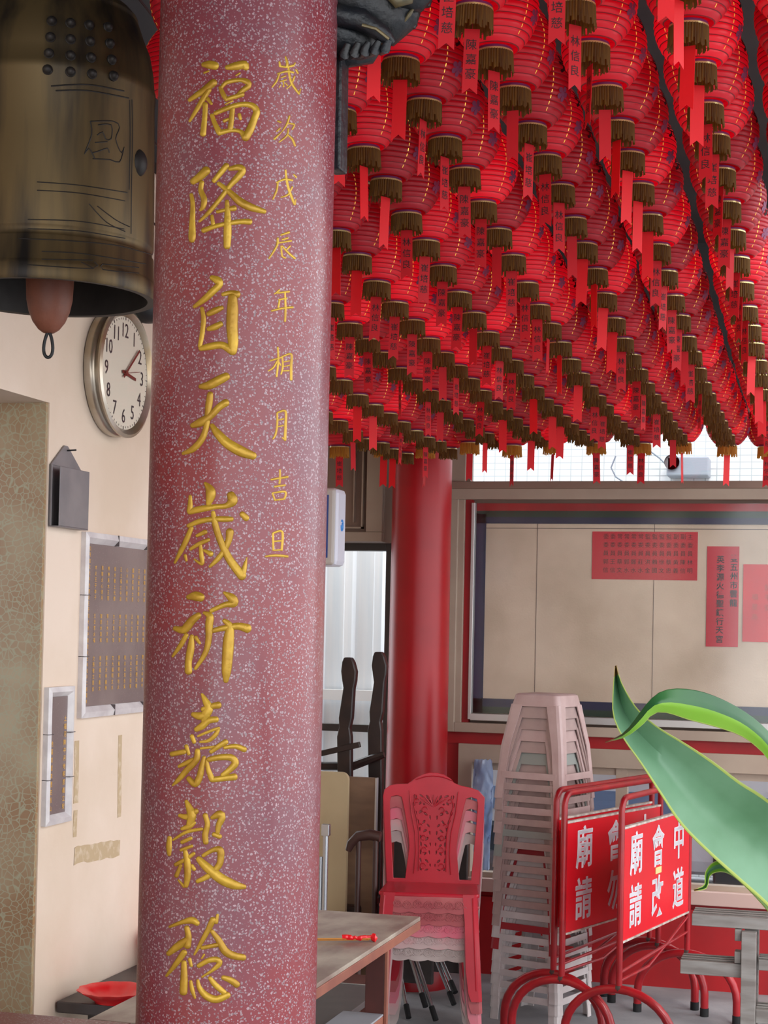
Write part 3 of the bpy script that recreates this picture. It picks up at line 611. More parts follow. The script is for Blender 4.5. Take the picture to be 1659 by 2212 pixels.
# cabinet box over the doorway
x_b = at(838, 1168, 1, 7.7).x - .0; zb = at(760, 1170, 1, 7.7).z
cb = empty('wall_cabinet', (x_b - .3, 7.8, zb)); tag(cb, 'brown framed wall cabinet above the open doorway left of the red pillar', 'cabinet')
o = MB().use(frame_d).box((x_b - 1.0, 7.7, zb), (x_b - .02, 7.86, zb + .9)).build('body', None, bevel=.01); rel(o, cb).parent = cb
o = MB().use(frame_m).box((x_b - 1.0, 7.665, zb + .0), (x_b - .02, 7.7, zb + .045)).box((x_b - .1, 7.665, zb + .045), (x_b - .02, 7.7, zb + .9)).build('frame', None, bevel=.004); rel(o, cb).parent = cb
o = MB().use(frame_m).box((x_b - .125, 7.672, zb + .06), (x_b - .118, 7.7, zb + .9)).box((x_b - .165, 7.672, zb + .09), (x_b - .16, 7.7, zb + .9)).box((x_b - .9, 7.672, zb + .06), (x_b - .118, 7.7, zb + .068)).build('moulding'); rel(o, cb).parent = cb

# ================================================================== RED PILLAR
rc = at(905, 1400, 1, 7.55); rr_ = 64.5 * (rc - CAM).dot(Fw) / FPX
rpil = empty('red_pillar', (rc.x, rc.y, 0)); tag(rpil, 'glossy plain red round pillar beside the notice board', 'pillar')
MB().use(redpaint).lathe([(rr_ * 1.05, 0), (rr_ * 1.02, 1.0), (rr_, 1.8), (rr_ * .98, ZC)], 64).build('shaft', None, rpil, smooth=40)
MB().use(redpaint).lathe([(rr_ * 1.25, 0), (rr_ * 1.25, .08), (rr_ * 1.06, .12)], 48).build('base_ring', None, rpil, smooth=40)

# ================================================================== NOTICE BOARD
NX0 = at(1022, 1300, 1, YF).x; nz1 = 2.205; nz0 = 1.186; NX1 = 1.6
nb = empty('notice_board', (NX0, YF - .03, nz0)); tag(nb, 'wide glass-fronted notice board with cream backing and navy border', 'notice board')
bead = mat('cream_pinboard', (222, 202, 178), .8, rgb2=(196, 176, 152), scale=3, bump=.08, bscale=120)
navy = mat('navy_felt', (40, 44, 72), .8); greenf = mat('dark_green_felt', (38, 58, 44), .8)
def nbx(name, a, b_, m, bevel=0):
    o = MB().use(m).box(a, b_).build(name, None, bevel=bevel); o.location = -Vector(nb.location); o.parent = nb; return o
nbx('backing', (NX0, YF + .03, nz0), (NX1, YF + .048, nz1), bead)
mb = MB().use(navy).box((NX0 + .005, YF + .02, nz0 + .03), (NX0 + .05, YF + .03, nz1 - .05)).box((NX0 + .005, YF + .02, nz0 + .06), (NX1, YF + .03, nz0 + .098)).box((NX0 + .005, YF + .02, nz1 - .095), (NX1, YF + .03, nz1 - .065))
mb.use(greenf).box((NX0 + .005, YF + .02, nz1 - .065), (NX1, YF + .03, nz1 - .035)).box((NX0 + .005, YF + .02, nz0 + .03), (NX1, YF + .03, nz0 + .06))
mb.use(redwall).box((NX0 + .005, YF + .02, nz1 - .035), (NX1, YF + .03, nz1))
o = mb.build('felt_border'); o.location = -Vector(nb.location); o.parent = nb
mb = MB().use(mat('panel_seam', (96, 82, 76), .8))
for px_ in (1156, 1410):
    xx = at(px_, 1300, 1, YF).x; mb.box((xx - .0012, YF + .0285, nz0 + .098), (xx + .0012, YF + .0305, nz1 - .095))
mb.box((NX0 + .05, YF + .0285, nz1 - .118), (NX1, YF + .0305, nz1 - .115))
o = mb.build('seam'); o.location = -Vector(nb.location); o.parent = nb
mb = MB().use(alum).box((NX0 - .012, YF - .02, nz0), (NX0 + .004, YF + .03, nz1)).box((NX0, YF - .02, nz0 - .005), (NX1, YF + .03, nz0 + .028))
o = mb.build('aluminium_trim', None, bevel=.002); o.location = -Vector(nb.location); o.parent = nb
mb = MB().use(frame_m).box((X0 - .01, YF - .03, z_bb), (X0 + .045, YF + .03, z_bt)).box((X0, YF - .035, z_bt - .05), (NX1, YF + .02, z_bt)).box((X0 + .045, YF - .03, z_bb), (NX1, YF + .02, z_bb + .045))
o = mb.build('outer_frame', None, bevel=.003); o.location = -Vector(nb.location); o.parent = nb
nbx('red_reveal', (X0 + .045, YF - .0, z_bb + .045), (NX0 - .012, YF + .04, z_bt - .05), redwall)
g = nbx('glass', (NX0 + .004, YF - .006, nz0 + .028), (NX1, YF - .002, nz1), glassmat('board_glass', (252, 252, 252), .03, rough=.12))
# notices
paper = mat('red_notice_paper', (204, 34, 54), .7, rgb2=(190, 28, 48), scale=4)
paper2 = mat('bright_red_poster', (222, 34, 36), .5, rgb2=(204, 26, 34), scale=5)
inkb = mat('black_brush_ink', (44, 24, 30), .7)
def notice(a, b_, m, label, cols, size, bold=.0, ink_=None):
    p = at(a[0], a[1], 1, YF + .028); q = at(b_[0], b_[1], 1, YF + .028)
    e = empty('red_notice', ((p.x + q.x) / 2, YF + .028, (p.z + q.z) / 2)); tag(e, label, 'notice')
    hx, hz = (q.x - p.x) / 2, (p.z - q.z) / 2
    MB().use(m).box((-hx, -.0012, -hz), (hx, .0005, hz)).build('paper', None, e)
    t = MB().use(ink_ or inkb)
    for (fx, fy, s) in cols:
        for i, ch in enumerate(s):
            if ch == ' ': continue
            put_glyph(t, ch, (-hx + 2 * hx * fx, -.0022, hz - 2 * hz * fy - i * size * (1.12 if size > .03 else 1.5)), (1, 0, 0), (0, 0, 1), size, bold)
    t.build('brush_lettering', None, e); return e
rnd = random.Random(2)
body = '王林陳李張黃吳劉蔡楊許鄭謝洪郭邱曾廖賴徐周葉蘇莊'
cols = [(.93 - i * .0665, .1, ''.join(['主副副監監監監常常常常委委'[i], '委', '員'] + [rnd.choice(body)] + [rnd.choice('文明國忠義信金木水')] )) for i in range(13)]
notice((1280, 1148), (1506, 1254), paper, 'wide red notice with many small columns of black writing inside notice board', cols, .026)
notice((1528, 1180), (1594, 1398), paper, 'tall narrow red notice with two columns of black brush writing', [(.84, .12, '雙五州市雲龍'), (.42, .13, '英李源火德聖鎮行天宮')], .036, .02)
notice((1606, 1219), (1690, 1388), paper2, 'bright red poster at the right edge of the photo, inside notice board', [(.3, .42, '福星高'), (.62, .3, '照平安')], .03, 0, mat('dull_red_ink', (170, 60, 40), .6))

# outside AC box seen through the upper window
p = at(1440, 986, 1, 11.3); q = at(1530, 1028, 1, 11.3)
ac = empty('wall_unit', ((p.x + q.x) / 2, 11.4, q.z)); tag(ac, 'grey box unit on the white tiled wall seen through the upper window', 'wall unit')
MB().use(mat('grey_unit', (150, 156, 164), .5)).box((-(q.x - p.x) / 2, -.1, 0), ((q.x - p.x) / 2, .095, p.z - q.z)).build('casing', None, ac, bevel=.01)
MB().use(steel).lathe([(.0005, 0), (.05, 0), (.05, .02)], 24, T=Matrix.Translation((-.1, -.1, .09)) @ Matrix.Rotation(R_(90), 4, 'X')).build('fan_grille', None, ac)
mb = MB().use(mat('grey_cable', (120, 130, 140), .6))
pts = [at(x, y, 1, 11.44) for x, y in ((1330, 985), (1320, 1010), (1330, 1030), (1345, 1040))]; mb.tube(pts, .006, 6)
pts = [at(x, y, 1, 11.44) for x, y in ((1405, 975), (1425, 990), (1445, 1010), (1470, 1012), (1515, 1000))]; mb.tube(pts, .006, 6)
tag(mb.build('wall_cable'), 'loose grey cables running across the white tiled wall outside', 'cable')

# ================================================================== PARKED CAR outside lower window
cw = mat('white_car_paint', (228, 232, 238), .25); cbp = mat('blue_car_stripe', (126, 152, 190), .3); cg = mat('dark_car_glass', (34, 42, 50), .1); tyre = mat('black_rubber', (22, 22, 24), .8)
ca = empty('parked_van', (-.6, 9.4, 0)); tag(ca, 'white van with blue stripe parked outside, seen through the lower window', 'van')
def cz_(y, Y=9.1): return at(1350, y, 1, Y).z
z1_ = cz_(1690); z2_ = cz_(1712)
MB().use(cw).box((-1.75, -.3, .34), (2.6, 1.3, 1.0)).build('body', None, ca, bevel=.08)
MB().use(cbp).box((-1.73, -.306, cz_(1760)), (.25, -.29, cz_(1710))).build('stripe', None, ca)
MB().use(cg).box((-1.7, .1, 1.0), (2.2, 1.2, 1.5)).build('windows', None, ca, bevel=.08)
MB().use(black).box((-.1, -.32, .17), (2.5, -.2, cz_(1760))).build('sill_panel', None, ca, bevel=.02)
Tm = Matrix.Rotation(R_(90), 4, 'X')
for wx in (.55, -1.3):
    wh = MB().use(tyre).lathe([(.16, -.1), (.29, -.1), (.31, -.07), (.31, .07), (.29, .1), (.16, .1)], 40, T=Tm).build('wheel', None, ca, smooth=40, loc=(wx, -.24, .27))
    MB().use(steel).lathe([(.0005, .08), (.15, .08), (.17, .1)], 24, T=Tm).build('hubcap', None, wh)

# ================================================================== LANTERNS
def lantern_shade_mat():
    m = bpy.data.materials.new('red_lantern_paper'); m.use_nodes = True; nt = m.node_tree; N = nt.nodes; L = nt.links
    b = N['Principled BSDF']; b.inputs['Roughness'].default_value = .42; b.inputs['Specular IOR Level'].default_value = .7; b.inputs['Base Color'].default_value = lin((190, 24, 46))
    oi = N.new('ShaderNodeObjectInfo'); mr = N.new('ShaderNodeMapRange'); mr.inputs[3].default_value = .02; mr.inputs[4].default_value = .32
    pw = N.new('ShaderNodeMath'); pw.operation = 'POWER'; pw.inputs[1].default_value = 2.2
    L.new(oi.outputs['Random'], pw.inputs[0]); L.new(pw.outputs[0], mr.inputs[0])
    b.inputs['Emission Color'].default_value = lin((255, 8, 34)); L.new(mr.outputs[0], b.inputs['Emission Strength'])  # self-glow put into the paper for light coming through it
    t = N.new('ShaderNodeBsdfTranslucent'); t.inputs[0].default_value = lin((230, 16, 34)); mx = N.new('ShaderNodeMixShader'); mx.inputs[0].default_value = .35
    L.new(b.outputs[0], mx.inputs[1]); L.new(t.outputs[0], mx.inputs[2]); L.new(mx.outputs[0], N['Material Output'].inputs[0]); return m
LS = lantern_shade_mat()
LG = mat('lantern_rib_wire', (136, 8, 24), .6)
lgold = mat('lantern_gold_foil', (255, 206, 90), .25, .5, emit=.25)  # foil also emits a little, a glint built into the material
linkm = mat('lantern_black_ink', (40, 8, 14), .7)
lviolet = mat('lantern_violet_print', (128, 62, 96), .6)
rimm = mat('lantern_rim_silver_gold', (206, 190, 130), .3, .6)
rimv = mat('lantern_rim_violet', (104, 40, 88), .4)
fr = mat('olive_gold_fringe', (120, 84, 20), .7, rgb2=(78, 50, 14), scale=240, stretch=(1, 1, .05), trans=.3)
frg = mat('backlit_gold_fringe', (206, 150, 50), .6, rgb2=(160, 104, 30), scale=240, stretch=(1, 1, .05), trans=.45)  # lighter copy of the fringe, window backlight put into its colour
tagm = mat('red_tag_paper', (214, 18, 34), .6, trans=.35)
tagm2 = mat('bright_red_tag_paper', (240, 22, 34), .5, trans=.35)
LH = .19
def lr(z):
    t = min(max(z / LH, 0), 1); return .035 + .0545 * (math.sin(math.pi * (t ** .93)) ** .75)
def make_lantern(kind, text, tagged=True):
    e = empty('paper_lantern', (0, 0, 0))
    mb = MB(); prof = []; ml = []; nr = 15
    for i in range(nr):
        for j, (o, m_) in enumerate(((0, LG), (.1, LS), (.35, LS), (.6, LS), (.88, LS))):
            z = .008 + (i + o) * (LH - .012) / nr; prof.append((lr(z) + (-.0014 if j == 0 else (.0007 if j in (2, 3) else -.0002)), z)); ml.append(m_)
    prof.append((lr(LH), LH)); ml = ml[:len(prof) - 1]; ml = [LG if (i % 5 == 0) else LS for i in range(len(prof) - 1)]
    mb.lathe(prof, 28, ml=ml)
    # front azimuth faces the temple court
    f0 = math.atan2(-.96, .27)
    mb.use(lgold)
    for az in (f0 + .62, f0 - 1.15, f0 + 2.3, f0 + 3.9):
        for i in range(1, nr - 1):
            z0 = .008 + (i + .28) * (LH - .012) / nr; z1 = z0 + .0062; a0 = az - .011; a1 = az + .011
            mb.add([Vector(((lr(z) + .0011) * math.cos(a), (lr(z) + .0011) * math.sin(a), z)) for a, z in ((a0, z0), (a1, z0), (a1, z1), (a0, z1))], [(0, 1, 2, 3)])
    def wrapg(ch, az, zc, size, m_, bold=.02):
        mb.use(m_); vs, fs = glyph(ch, bold)
        P = []
        for v in vs:
            z = zc + v.y * size; r = lr(z) + .0014; a = az + v.x * size / lr(zc); P.append((r * math.cos(a), r * math.sin(a), z))
        mb.add(P, fs)
    wrapg('光', f0 + 1.12, .128, .046, linkm, .03)
    # violet five-petal print under the character
    mb.use(lviolet)
    for q in range(6):
        aq = 2 * math.pi * q / 5; cx_, cz_2, rad = (f0 + 1.0, .062, .006) if q == 5 else (f0 + 1.0 + .0105 * math.cos(aq) / .08, .062 + .0105 * math.sin(aq), .0058)
        vs = []
        for kx in range(12):
            a = 2 * math.pi * kx / 12; z = cz_2 + rad * math.sin(a); azx = cx_ + rad * math.cos(a) / .08; r = lr(z) + .0015; vs.append((r * math.cos(azx), r * math.sin(azx), z))
        mb.add(vs, [list(range(12))])
    mb.build('shade', None, e, smooth=70)
    MB().lathe([(.0345, .009), (.037, .008), (.0375, .004), (.0375, 0.003), (.0385, .0025), (.0385, -.001), (.0345, -.001), (.0345, .006)], 28,
               ml=[rimv, rimv, rimv, rimm, rimm, rimm, fr]).build('bottom_rim', None, e, smooth=40)
    # fringe with ragged hem
    mb = MB().use(fr); n = 90; vs = []; fs = []; rnd = random.Random(kind)
    for j in range(n):
        a = 2 * math.pi * j / n; r = .0375 + (.0012 if j % 2 else -.0008); l = .041 + rnd.uniform(-.004, .004)
        vs += [(r * math.cos(a), r * math.sin(a), 0), ((r + .001) * math.cos(a), (r + .001) * math.sin(a), -.03), ((r + .002) * math.cos(a), (r + .002) * math.sin(a), -l)]
    for j in range(n):
        k_ = (j + 1) % n; fs += [(3*j, 3*k_, 3*k_+1, 3*j+1)]
        if j % 5 != 2: fs.append((3*j+1, 3*k_+1, 3*k_+2, 3*j+2))
    mb.add(vs, fs).build('fringe', None, e)
    MB().use(rimm).lathe([(.035, LH - .002), (.034, LH + .006), (.0005, LH + .007)], 20).build('top_cap', None, e, smooth=40)
    if not tagged: return e
    # paper tag with swallow tail, hung from the fringe
    tw, tl, tt = (.0145, .125, -.035) if kind != 2 else (.0125, .11, -.04)
    tg = MB().use(tagm2 if kind == 1 else tagm)
    outline = [(-tw, tt), (tw, tt), (tw, tt - tl), (0, tt - tl + .012), (-tw, tt - tl)]
    bend = [0, .0]
    tg.add([(x, -.0004, z) for x, z in outline] + [(x, .0004, z) for x, z in outline], [(4, 3, 0), (3, 2, 1), (3, 1, 0), (5, 8, 9), (6, 7, 8), (5, 6, 8), (0, 1, 6, 5), (1, 2, 7, 6), (2, 3, 8, 7), (3, 4, 9, 8), (4, 0, 5, 9)])
    if text:
        tg.use(linkm)
        for i, ch in enumerate(text): put_glyph(tg, ch, (0, -.0012, tt - .03 - i * .028), (1, 0, 0), (0, 0, 1), .022, .003)
    tg.use(LG).tube([(0, 0, tt), (0, 0, .004)], .0008, 5)
    t_ = tg.build('paper_tag', None, e); t_.rotation_euler = (0, 0, .25)
    return e
KN = ['name tag', 'blank tag', 'small tag', 'name tag', 'name tag', 'no tag']
KT = ['林信良', '', '', '崔培慈', '陳嘉豪']
protos = [make_lantern(i, KT[i]) for i in range(5)] + [make_lantern(5, '', False)]
tabD = [(2.6, 1.215), (3.0, 1.185), (3.48, 1.14), (4.1, 1.07), (4.5, 1.012), (5.2, .905), (6.0, .83), (6.8, .797), (7.6, .80)]
def sag(D):
    for (a, za_), (b__, zb_) in zip(tabD, tabD[1:]):
        if D <= b__: return za_ + (zb_ - za_) * (D - a) / (b__ - a)
    return tabD[-1][1]
cand = []; wires = {}
pit = .193
for k in range(-2, 12):
    x = -.322 - pit * k
    if x < XL + .13: continue
    jx = random.uniform(-.008, .008); ph = random.random() * pit; left = max(0, min(1, (-x - .75) / .5))
    line = []
    for i in range(27):
        y = 2.9 + i * .1965 + (ph * .35)
        if y > 7.1: break
        if x < -1.9 and y > 6: continue
        P = Vector((x + jx, y, 0)); D = (P - CAM).dot(Fw); z = CAM.z + sag(D) - max(0, min(1, (-x - 1.5) / .3)) * .07 - left * .045 * math.exp(-((D - 4.4) / .9) ** 2) + random.uniform(-.006, .006)
        line.append((P.x, y, z))
    wires[k] = line
    for (x_, y_, z_) in line:
        u, v = proj((x_, y_, z_ + .09)); rad = .1 / ((Vector((x_, y_, z_)) - CAM).dot(Fw)) * FPX
        if u + rad < 270 or u - rad > 1659 or v + rad * 2.2 < 0: continue
        if 330 + rad * .9 < u < 735 - rad * .9: continue                    # hidden by the near pillar
        if math.hypot(x_ - PX, y_ - PY) < PR + .1: continue
        if math.hypot(x_ - BX, y_ - BY) < BR + .11: continue
        if x_ < PX - .3 and u < 480: continue
        if math.hypot(x_ - rc.x, y_ - rc.y) < rr_ + .1: continue
        cand.append((k, x_, y_, z_))
# last, lower row right in front of the window
wr = []
for i in range(12):
    p = atD(1662 - i * 92.5 + random.uniform(-5, 5), 962, 7.2)
    if math.hypot(p.x - rc.x, p.y - rc.y) < rr_ + .12: continue
    wr.append((99, p.x, p.y, p.z + random.uniform(-.012, .008)))
fk = sorted(set(c[0] for c in cand)); used = [False] * 6
def place(k_, pos, label, sc=1):
    if not used[k_]: o = protos[k_]; used[k_] = True
    else: o = dup(protos[k_])
    o.location = pos; o.rotation_euler = (random.uniform(-.03, .03), random.uniform(-.03, .03), random.uniform(-.14, .14)); o.scale = (sc,) * 3
    for ch in o.children:
        if sc != 1 and ch.name.startswith('fringe'): ch.material_slots[0].link = 'OBJECT'; ch.material_slots[0].material = frg
        if ch.name.startswith('paper_tag'): ch.rotation_euler = (0, 0, random.choice([.25, .3, .2, -.1, .9, 1.25, .5, .15, -.9]) + random.uniform(-.2, .2))
    tag(o, label, 'lantern', 'red paper lanterns strung in rows under the ceiling'); return o
seqk = [0, 1, 2, 1, 3, 0, 1, 4, 2, 0, 3, 1, 4]
cnt = 0
for r_i, k in enumerate(fk):
    L__ = sorted([c for c in cand if c[0] == k], key=lambda c: -c[2])
    for i, (_, x_, y_, z_) in enumerate(L__):
        kk = seqk[(cnt * 5 + r_i) % 13]; cnt += 1
        if y_ > 5.2 and cnt % 5 in (1, 3) or y_ > 6.3 and cnt % 3: kk = 5
        place(kk, (x_, y_, z_), 'red lantern, %s, %s from the window in the %s row from the right' % (KN[kk], ORD[i + 1], ORD[r_i + 1]))
for i, (_, x_, y_, z_) in enumerate(wr):
    kk = seqk[(i * 3) % 13]
    place(kk, (x_, y_, z_), 'red lantern with backlit gold fringe, %s from right in the low row against the window' % ORD[i + 1], 1.05)
wire_m = mat('dark_wire', (50, 20, 22), .6)
p = atD(384, 222, 4.25); place(5, tuple(p), 'red lantern glimpsed between the bronze bell and the terrazzo pillar')
for r_i, k in enumerate(fk):
    ln = wires[k]
    mb = MB().use(wire_m).tube([(x_, y_, z_ + LH + .008) for x_, y_, z_ in ln] + [(ln[-1][0], YF, ln[-1][2] + .55)], .003, 5)
    mb.tube([(ln[0][0], ln[0][1], ln[0][2] + LH + .008), (ln[0][0], ln[0][1] - .05, ZC)], .003, 5)
    tag(mb.build('lantern_wire'), 'dark wire carrying the %s row of red lanterns from the right' % ORD[r_i + 1], 'wire')
mb = MB().use(wire_m).tube([(w[1], w[2], w[3] + .2) for w in wr] , .003, 5); mb.tube([(wr[0][1], wr[0][2], wr[0][3] + .2), (1.2, wr[0][2], 3.0)], .003, 5)
tag(mb.build('lantern_wire'), 'dark cross wire carrying the low row of lanterns against the window', 'wire')

# ================================================================== CARVED BRACKET at the pillar head
cvm = mat('dark_teal_carving', (17, 23, 30), .45, rgb2=(34, 34, 34), scale=18, bump=.5, bscale=40)
cvg = mat('dull_gold_carving', (120, 106, 72), .4, .2, rgb2=(60, 60, 50), scale=30)
KD = 3.18
e = empty('carved_bracket', (PX, PY, 2.3)); tag(e, 'dark teal carved wooden eave bracket at the top right of the terrazzo pillar', 'bracket')
def k_(x, y, d=0): return atD(x, y, KD + d) - Vector(e.location)
mb = MB().use(cvm)
mb.tube([k_(700, -60), k_(760, -20), k_(815, 20), k_(850, 40), k_(880, 20)], [.07, .075, .06, .05, .035], 14)
mb.tube([k_(690, 70), k_(745, 78), k_(790, 92), k_(815, 100)], [.045, .042, .034, .02], 12)
mb.tube([k_(700, 100, .03), k_(750, 112, .03), k_(800, 112, .03), k_(820, 95, .03)], [.03, .03, .022, .01], 10)
mb.tube([k_(720, 30, -.05), k_(780, 42, -.05), k_(830, 75, -.05), k_(848, 92, -.04)], [.02, .022, .016, .008], 8)
for q in range(5): mb.tube([k_(735 + q * 22, 128 - q * 3, -.01), k_(744 + q * 22, 118 - q * 3, -.05), k_(752 + q * 22, 96 - q * 2, -.05)], [.004, .01, .006], 8)
mb.build('scroll_body', None, e, smooth=60)
mb = MB().use(cvm)
for x, l in ((870, 70), (888, 62), (905, 20), (920, 15)): mb.tube([k_(x - 6, -30), k_(x, l - 30), k_(x + 2, l)], [.022, .018, .007], 10)
mb.tube([k_(800, -60, -.03), k_(850, -20, -.03), k_(905, -10, -.03), k_(935, -35, -.03)], [.04, .04, .03, .02], 10)
mb.build('hanging_leaves', None, e, smooth=60)
mb = MB().use(cvg).tube([k_(838, -14, -.06), k_(858, 4, -.06), k_(884, -2, -.06), k_(892, -20, -.06)], [.008, .012, .01, .006], 8)
mb.tube([k_(895, 15, -.03), k_(885, 30, -.04), k_(874, 46, -.03)], [.002, .004, .002], 6); mb.tube([k_(782, 54, -.07), k_(812, 62, -.07), k_(840, 84, -.06)], .003, 6)
mb.build('gilt_edge', None, e, smooth=60)
p0 = k_(732, 120, .02); p1 = k_(728, 372, .02)
MB().use(cvm).beam(p0, p1, .026, .05, up=(0, 1, 0)).build('pendant_post', None, e, bevel=.004)

# ================================================================== WOODEN TABLE
wt = at(909, 1980, 2, .75); wtx, wty = wt.x, wt.y
tb = empty('wooden_table', (wtx - .17, 4.4, 0)); tag(tb, 'worn brown wooden table with grey top, right behind the terrazzo pillar', 'table')
ttop = mat('worn_grey_brown_wood', (128, 108, 98), .4, rgb2=(176, 166, 150), scale=5, stretch=(2, 1, 1), bump=.05)
tedge = mat('orange_brown_edge', (150, 92, 72), .5, rgb2=(130, 76, 62), scale=9); tleg = mat('dark_red_brown_wood', (84, 40, 34), .5, rgb2=(66, 32, 28), scale=9)
def tp(name, a, b_, m, bev=.002): o = MB().use(m).box(a, b_).build(name, None, bevel=bev); o.location = -Vector(tb.location); o.parent = tb
x0t = wtx - .355; y0t = 3.45
tp('tabletop', (x0t, y0t, .738), (wtx - .001, wty, .75), ttop)
tp('apron', (wtx - .022, y0t, .712), (wtx, wty, .738), tedge); tp('apron', (x0t, wty - .022, .712), (wtx - .022, wty, .738), tedge)
lx = at(865, 2130, 1, wty - .33).x
for yy in (wty - .33, y0t + .1):
    for xx in (wtx - .012, x0t + .06): tp('leg', (xx - .055, yy - .03, 0), (xx, yy, .712), tleg)
    tp('leg_edge', (wtx - .012, yy - .032, 0), (wtx - .002, yy - .018, .712), tedge)
tp('shelf_rail', (wtx - .05, y0t + .1, .50), (wtx - .012, wty - .36, .53), tedge); tp('shelf', (wtx - .13, y0t + .1, .53), (wtx - .012, wty - .36, .536), mat('pale_grey_shelf', (150, 150, 156), .5))
# incense brush on table
a_ = at(680, 2027, 2, .76); b_ = at(815, 2026, 2, .76)
e = empty('incense_bundle', a_.lerp(b_, .5)); tag(e, 'bundle of thin incense sticks with fuzzy red tip lying on the wooden table', 'incense')
mb = MB().use(mat('bamboo_stick', (196, 132, 60), .6)); a_ = Vector(a_) - e.location; b_ = Vector(b_) - e.location; dd = (b_ - a_).normalized(); a_ = a_ - dd * .08
for q in range(5):
    o_ = Vector((random.uniform(-.003, .003), random.uniform(-.004, .004), -.006 + random.uniform(0, .006))); mb.tube([a_ + o_, b_ - dd * .02 + o_], .0022, 6)
mb.build('sticks', None, e)
mb = MB().use(rp); pts = [a_.lerp(b_, t) + Vector((random.uniform(-.002, .002), random.uniform(-.002, .002), random.uniform(-.001, .003))) for t in [.62 + .38 * i / 14 for i in range(15)]]
mb.tube(pts, [.006 + random.uniform(-.0015, .0025) for _ in range(12)] + [.010, .012, .005], 8); mb.build('red_tip', None, e)

# ================================================================== STUFF BEHIND THE TABLE
# carved dark chair by the doorway
def carved_chair(x, y, label, rz=0):
    e = empty('carved_wooden_chair', (x, y, 0), rz); tag(e, label, 'chair')
    return e
Yc = 7.05
pA = at(753, 1420, 1, Yc); pB = at(819, 1408, 1, Yc + .1)
ec = empty('carved_wooden_chair', ((pA.x + pB.x) / 2, Yc, 0)); tag(ec, 'black carved wooden chair with finial posts standing before the bright doorway', 'chair')
for P in (pA, pB):
    mb = MB().use(darkwood); zt = P.z; pr = [(0, .03), (.04, .034), (.1, .027), (.24, .03), (.27, .026), (.3, .03)]
    zs = [zt, zt - .02, zt - .06, zt - .1, zt - .13, zt - .26, zt - .3, zt - .34, zt - .6, zt - 1.0, .0]
    ws = [.016, .026, .034, .03, .024, .03, .024, .032, .03, .03, .03]
    vs = []; fs = []
    for i, (z, w) in enumerate(zip(zs, ws)):
        dx = .008 * math.sin((zt - z) * 14) if z > zt - .4 else 0
        vs += [(P.x + dx - w, P.y - .02, z), (P.x + dx + w, P.y - .02, z), (P.x + dx + w, P.y + .02, z), (P.x + dx - w, P.y + .02, z)]
        if i:
            q = 4 * i
            for a, b__ in ((0, 1), (1, 2), (2, 3), (3, 0)): fs.append((q - 4 + a, q - 4 + b__, q + b__, q + a))
    fs += [(3, 2, 1, 0), (4*len(zs)-4, 4*len(zs)-3, 4*len(zs)-2, 4*len(zs)-1)]
    o = mb.add(vs, fs).build('back_post', None, bevel=.006); o.location = -Vector(ec.location); o.parent = ec
mb = MB().use(darkwood)
a_ = at(640, 1640, 1, Yc - .02); b_ = at(778, 1608, 1, Yc - .02); mb.beam(a_, b_, .02, .025)
o = mb.build('crest_rail', None, bevel=.003); o.location = -Vector(ec.location); o.parent = ec
mb = MB().use(darkwood)
mb.tube([at(x, y, 1, Yc + .03) for x, y in ((640, 1650), (700, 1655), (760, 1655), (800, 1640), (830, 1630))], [.018, .018, .02, .018, .014], 8)
o = mb.build('arm_rail'); o.location = -Vector(ec.location); o.parent = ec
o = MB().use(darkwood).box((pA.x - .4, Yc - .25, .42), (pB.x + .03, Yc + .12, .46)).build('seat', None, bevel=.01); o.location = -Vector(ec.location); o.parent = ec
for xx in (pA.x - .38, pB.x): 
    o = MB().use(darkwood).box((xx - .02, Yc - .24, 0), (xx + .02, Yc - .2, .42)).build('leg'); o.location = -Vector(ec.location); o.parent = ec
# plywood boards (folded table tops)
ply = mat('beige_laminate_board', (190, 170, 134), .5, rgb2=(176, 156, 122), scale=3); ply2 = mat('brown_plywood', (136, 106, 82), .6, rgb2=(110, 84, 66), scale=4, stretch=(1, 1, 3))
def board(xa_, xb_, yt, Y, m, label, rnd_=0):
    p = at(xa_, yt, 1, Y); q = at(xb_, yt + 3, 1, Y); e = empty('folded_tabletop', ((p.x + q.x) / 2, Y, 0)); tag(e, label, 'tabletop')
    hw = (q.x - p.x) / 2; h = p.z; pts = [(-hw, .02), (hw, .02)]
    if rnd_:
        for i in range(7): a = math.pi / 2 * i / 6; pts.append((hw - rnd_ + rnd_ * math.cos(a), h - rnd_ + rnd_ * math.sin(a)))
    else: pts.append((hw, h))
    pts.append((-hw, h)); n = len(pts)
    mb = MB().use(m).add([(x, 0, z) for x, z in pts] + [(x, .025, z) for x, z in pts], [list(range(n)), list(range(n, 2*n))[::-1]] + [[(i+1) % n, i, i + n, (i+1) % n + n] for i in range(n)])
    mb.build('panel', None, e)
    MB().use(alum).box((hw - .002 if not rnd_ else -hw, -.002, .02), (hw + .004 if not rnd_ else -hw + .004, .027, h - (0 if not rnd_ else 0))).build('edge_strip', None, e)
    for lx_ in (-hw * .6, hw * .6): MB().use(steel).box((lx_ - .01, 0, 0), (lx_ + .01, .02, .02)).build('foot', None, e)
board(640, 752, 1664, 6.75, ply, 'beige rounded tabletop panel stored upright behind the wooden table', .03)
board(705, 812, 1676, 6.85, ply2, 'brown plywood tabletop stored upright between beige panel and red chairs')
